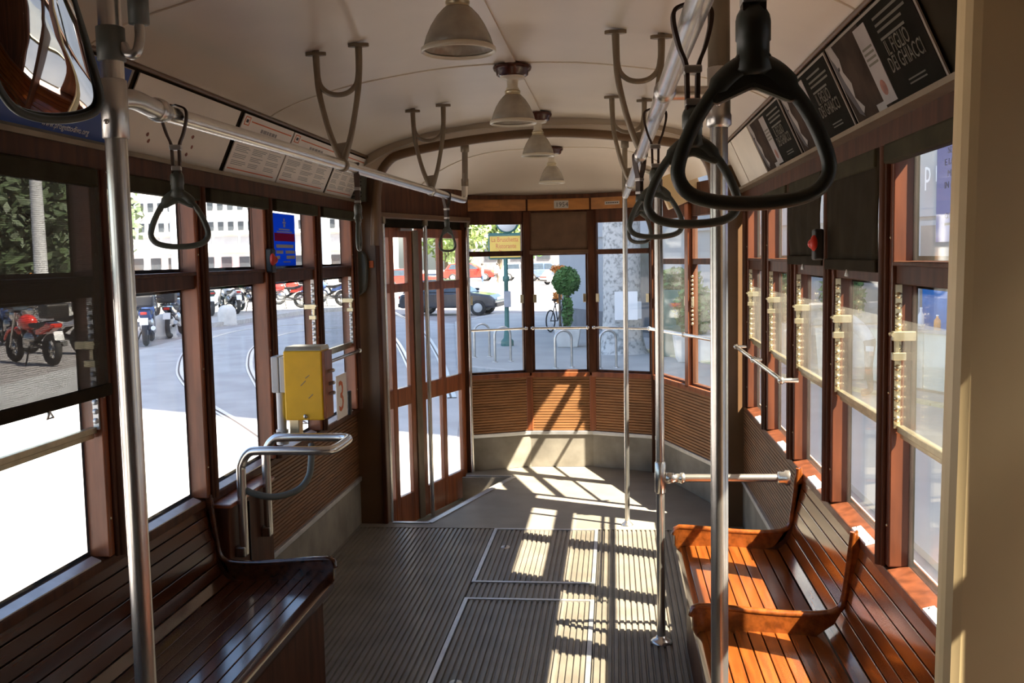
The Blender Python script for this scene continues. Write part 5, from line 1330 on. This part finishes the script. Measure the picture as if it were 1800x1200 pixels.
for x,y,lb in ((-18.3,62,'pale lamp post behind the motorbikes, last left window'),(-30.5,66,'pale lamp post in front of the white block, second left window')):
    t=thing('lamp_post',lb,'post',(x,y,G)); MB().lathe([(0.42,0),(0.42,1.2),(0.30,1.3),(0.26,12)],(x,y,G),14).build('shaft','grey_light',t); MB().sphere((x,y,11.4),0.5,12,8).build('lantern','white',t)
t=thing('hedge','low green hedge in the square behind the motorbikes','hedge',(-32,58,G))
MB().box((-46,57.6,G),(-27.5,58.6,G+0.7)).build('core','leaf_dark',t)
MB().leaves((-36.5,58.1,G+0.75),(9.2,0.9,0.5),2200,0.28,rng,0.2).build('foliage','leaf_pale',t,kind='stuff',fix=False)

# ---- bicycle beside the topiary
t=thing('bicycle','bicycle with orange flowers leaning left of the topiary','bicycle',(-1.2,28.5,G+0.06))
bx,by,bz=-1.28,28.6,G+0.06
dirb=Vector((0.35,0.94,0)); PB=lambda a,z: Vector((bx,by,bz+z))+dirb*a
for a in (-0.5,0.5):
    w=MB().tube([PB(a+0.31*math.cos(q),0.33+0.31*math.sin(q)) for q in [2*PI*i/20 for i in range(20)]],0.022,6,True).build('wheel','tyre',t)
    mb=MB(); 
    for k_ in range(8): q=2*PI*k_/8; mb.tube([PB(a,0.33),PB(a+0.3*math.cos(q),0.33+0.3*math.sin(q))],0.004,4)
    mb.build('spokes','steel',w)
mb=MB()
for p,q in (((-0.5,0.33),(-0.15,0.80)),((-0.5,0.33),(0.0,0.30)),((0.0,0.30),(-0.18,0.88)),((0.0,0.30),(0.38,0.82)),((-0.16,0.80),(0.36,0.86)),((0.5,0.33),(0.36,0.95))): mb.tube([PB(*p),PB(*q)],0.018,6)
mb.build('frame','car_black',t)
MB().sphere(PB(-0.2,0.93),(0.09,0.13,0.035),8,6).build('saddle','black',t)
MB().tube([PB(0.36,0.95),PB(0.30,1.05)+Vector((-0.28,0.1,0))],0.014,6).tube([PB(0.36,0.95),PB(0.30,1.05)+Vector((0.28,-0.1,0))],0.014,6).build('handlebar','steel',t)
MB().leaves(PB(0.0,1.0),(0.14,0.3,0.16),160,0.07,rng,0.2).build('flowers','pumpkin',t,kind='stuff',fix=False)
t=thing('flower_bush','orange flowers behind the topiary crown','plant',(-1.15,27.0,G+0.06))
MB().tube([(-1.12,27.0,G+0.06),(-1.12,27.0,1.1)],0.03,8).build('stem','bark',t)
MB().leaves((-1.12,27.0,1.16),(0.26,0.2,0.13),260,0.06,rng,0.2).build('blossom','pumpkin',t,kind='stuff',fix=False)

# ================================================================== PEOPLE
def person(label, loc, rz, top, legs, hair, bend=0.0, h=1.68, hair_long=False, group=None):
    me=bpy.data.meshes.new('skeleton'); S=h/1.7
    hip=Vector((0,0,0.92)); 
    def T(v):  # bend the upper body forward about the hip
        v=Vector(v)
        if v.z<=0.92: return v*S
        d=v-hip; R_=Matrix.Rotation(bend,3,'Y'); return (hip+R_@d)*S
    J=[((0,0,0.92),0.135),((0,0,1.12),0.12),((0,0,1.34),0.145),((0,0,1.46),0.07),((0.01,0,1.54),0.062),((0.02,0,1.60),0.093),((0.015,0,1.69),0.085)]
    E_=[(0,1),(1,2),(2,3),(3,4),(4,5),(5,6)]
    vs=[T(p) for p,_ in J]; rs=[r for _,r in J]
    for s in (-1,1):
        b=len(vs)
        sh=T((0,s*0.17,1.40)); 
        hang=Vector((0.03,0,-1)) if bend>0.2 else Vector((0.02,s*0.10,-1))
        el=sh+hang.normalized()*0.29*S+Vector((0.02,s*0.03,0)); wr=el+Vector((0.12,0,-1)).normalized()*0.25*S; hd=wr+Vector((0.05,0,-0.08))*S
        vs+=[sh,el,wr,hd]; rs+=[0.062,0.047,0.034,0.036]; E_+=[(2,b),(b,b+1),(b+1,b+2),(b+2,b+3)]
        b=len(vs)
        vs+=[Vector((0,s*0.095,0.84))*S,Vector((0.02,s*0.10,0.48))*S,Vector((-0.02,s*0.10,0.09))*S,Vector((0.13,s*0.115,0.035))*S]; rs+=[0.095,0.064,0.045,0.04]; E_+=[(0,b),(b,b+1),(b+1,b+2),(b+2,b+3)]
    me.from_pydata(vs,E_,[]); o=bpy.data.objects.new('skeleton',me); COL.objects.link(o)
    mo=o.modifiers.new('skin','SKIN'); o.modifiers.new('sub','SUBSURF').levels=1; o.modifiers['sub'].render_levels=1
    for i,sv in enumerate(me.skin_vertices[0].data): sv.radius=(rs[i]*S,rs[i]*S); sv.use_root=(i==0)
    dg=bpy.context.evaluated_depsgraph_get(); nm=bpy.data.meshes.new_from_object(o.evaluated_get(dg)); nm.name='body'
    bpy.data.objects.remove(o)
    t=thing('person',label,'person',(0,0,0),group)
    nm.materials.clear()
    for q in ('skin',top,legs): nm.materials.append(M[q])
    neck=T((0,0,1.47)); axis=(T((0,0,1.6))-T((0,0,1.3))).normalized()
    for f in nm.polygons:
        c=f.center; f.use_smooth=True
        if c.z<0.90*S and abs(c.y)<0.24*S and not (c.x>0.12*S and c.z>0.2*S): f.material_index=2
        elif (c-neck).dot(axis)>0: f.material_index=0
        else: f.material_index=1
        if c.z<0.90*S and abs(c.y)>0.16*S and c.z>0.3*S: f.material_index=1 if c.z>0.72*S else 0
    bo=bpy.data.objects.new('body',nm); COL.objects.link(bo); bo.parent=t
    hc=T((0.0,0,1.665)); 
    mb=MB(); mb.sphere(hc,(0.112*S,0.105*S,0.10*S),12,8)
    if hair_long:
        b1_=hc+Vector((-0.05,0,0)); 
        mb.tube(cspline([hc+Vector((-0.03,0.03,0.03)),hc+Vector((-0.06,0.05,-0.15)),hc+Vector((-0.07,0.06,-0.42)),hc+Vector((-0.05,0.06,-0.58))],4),[0.09]*4+[0.085]*4+[0.06]*4+[0.03],10)
    mb.build('hair',hair,t)
    fc=T((0.10,0,1.61)); mb=MB(); mb.sphere(fc,(0.02,0.014,0.022),8,6)
    for s in (-1,1): mb.sphere(T((0.085,s*0.034,1.635)),0.012,6,4)
    mb.build('face_features','skin',t)
    t.location=loc; t.rotation_euler=(0,0,rz); return t
person('woman with long blond hair in a white top bending over outside the right windows',(4.22,15.0,G+0.06),2.9,'cloth_white','cloth_brown','hair_blond',0.85,1.68,True)
pl=[(-11.0,84,'cloth_white','cloth_blue','pedestrian in white and blue walking behind the signpost, left one'),(-9.9,86,'cloth_white','cloth_brown','pedestrian in a white top behind the signpost, right one'),(-41,84,'cloth_red','cloth_blue','pedestrian in red before the white block'),(-38.5,84.2,'cloth_white','cloth_brown','pedestrian in white under the awnings of the white block'),(-34.2,83.2,'cloth_blue','cloth_brown','pedestrian in blue before the white block'),(-33.6,84.1,'cloth_red','cloth_brown','pedestrian in red under the right awnings of the white block')]
for i,(x,y,a,b,lb) in enumerate(pl): person(lb,(x,y,G),0.6*i,a,b,'hair_dark',0.0,1.72,False,'pedestrians in the square')
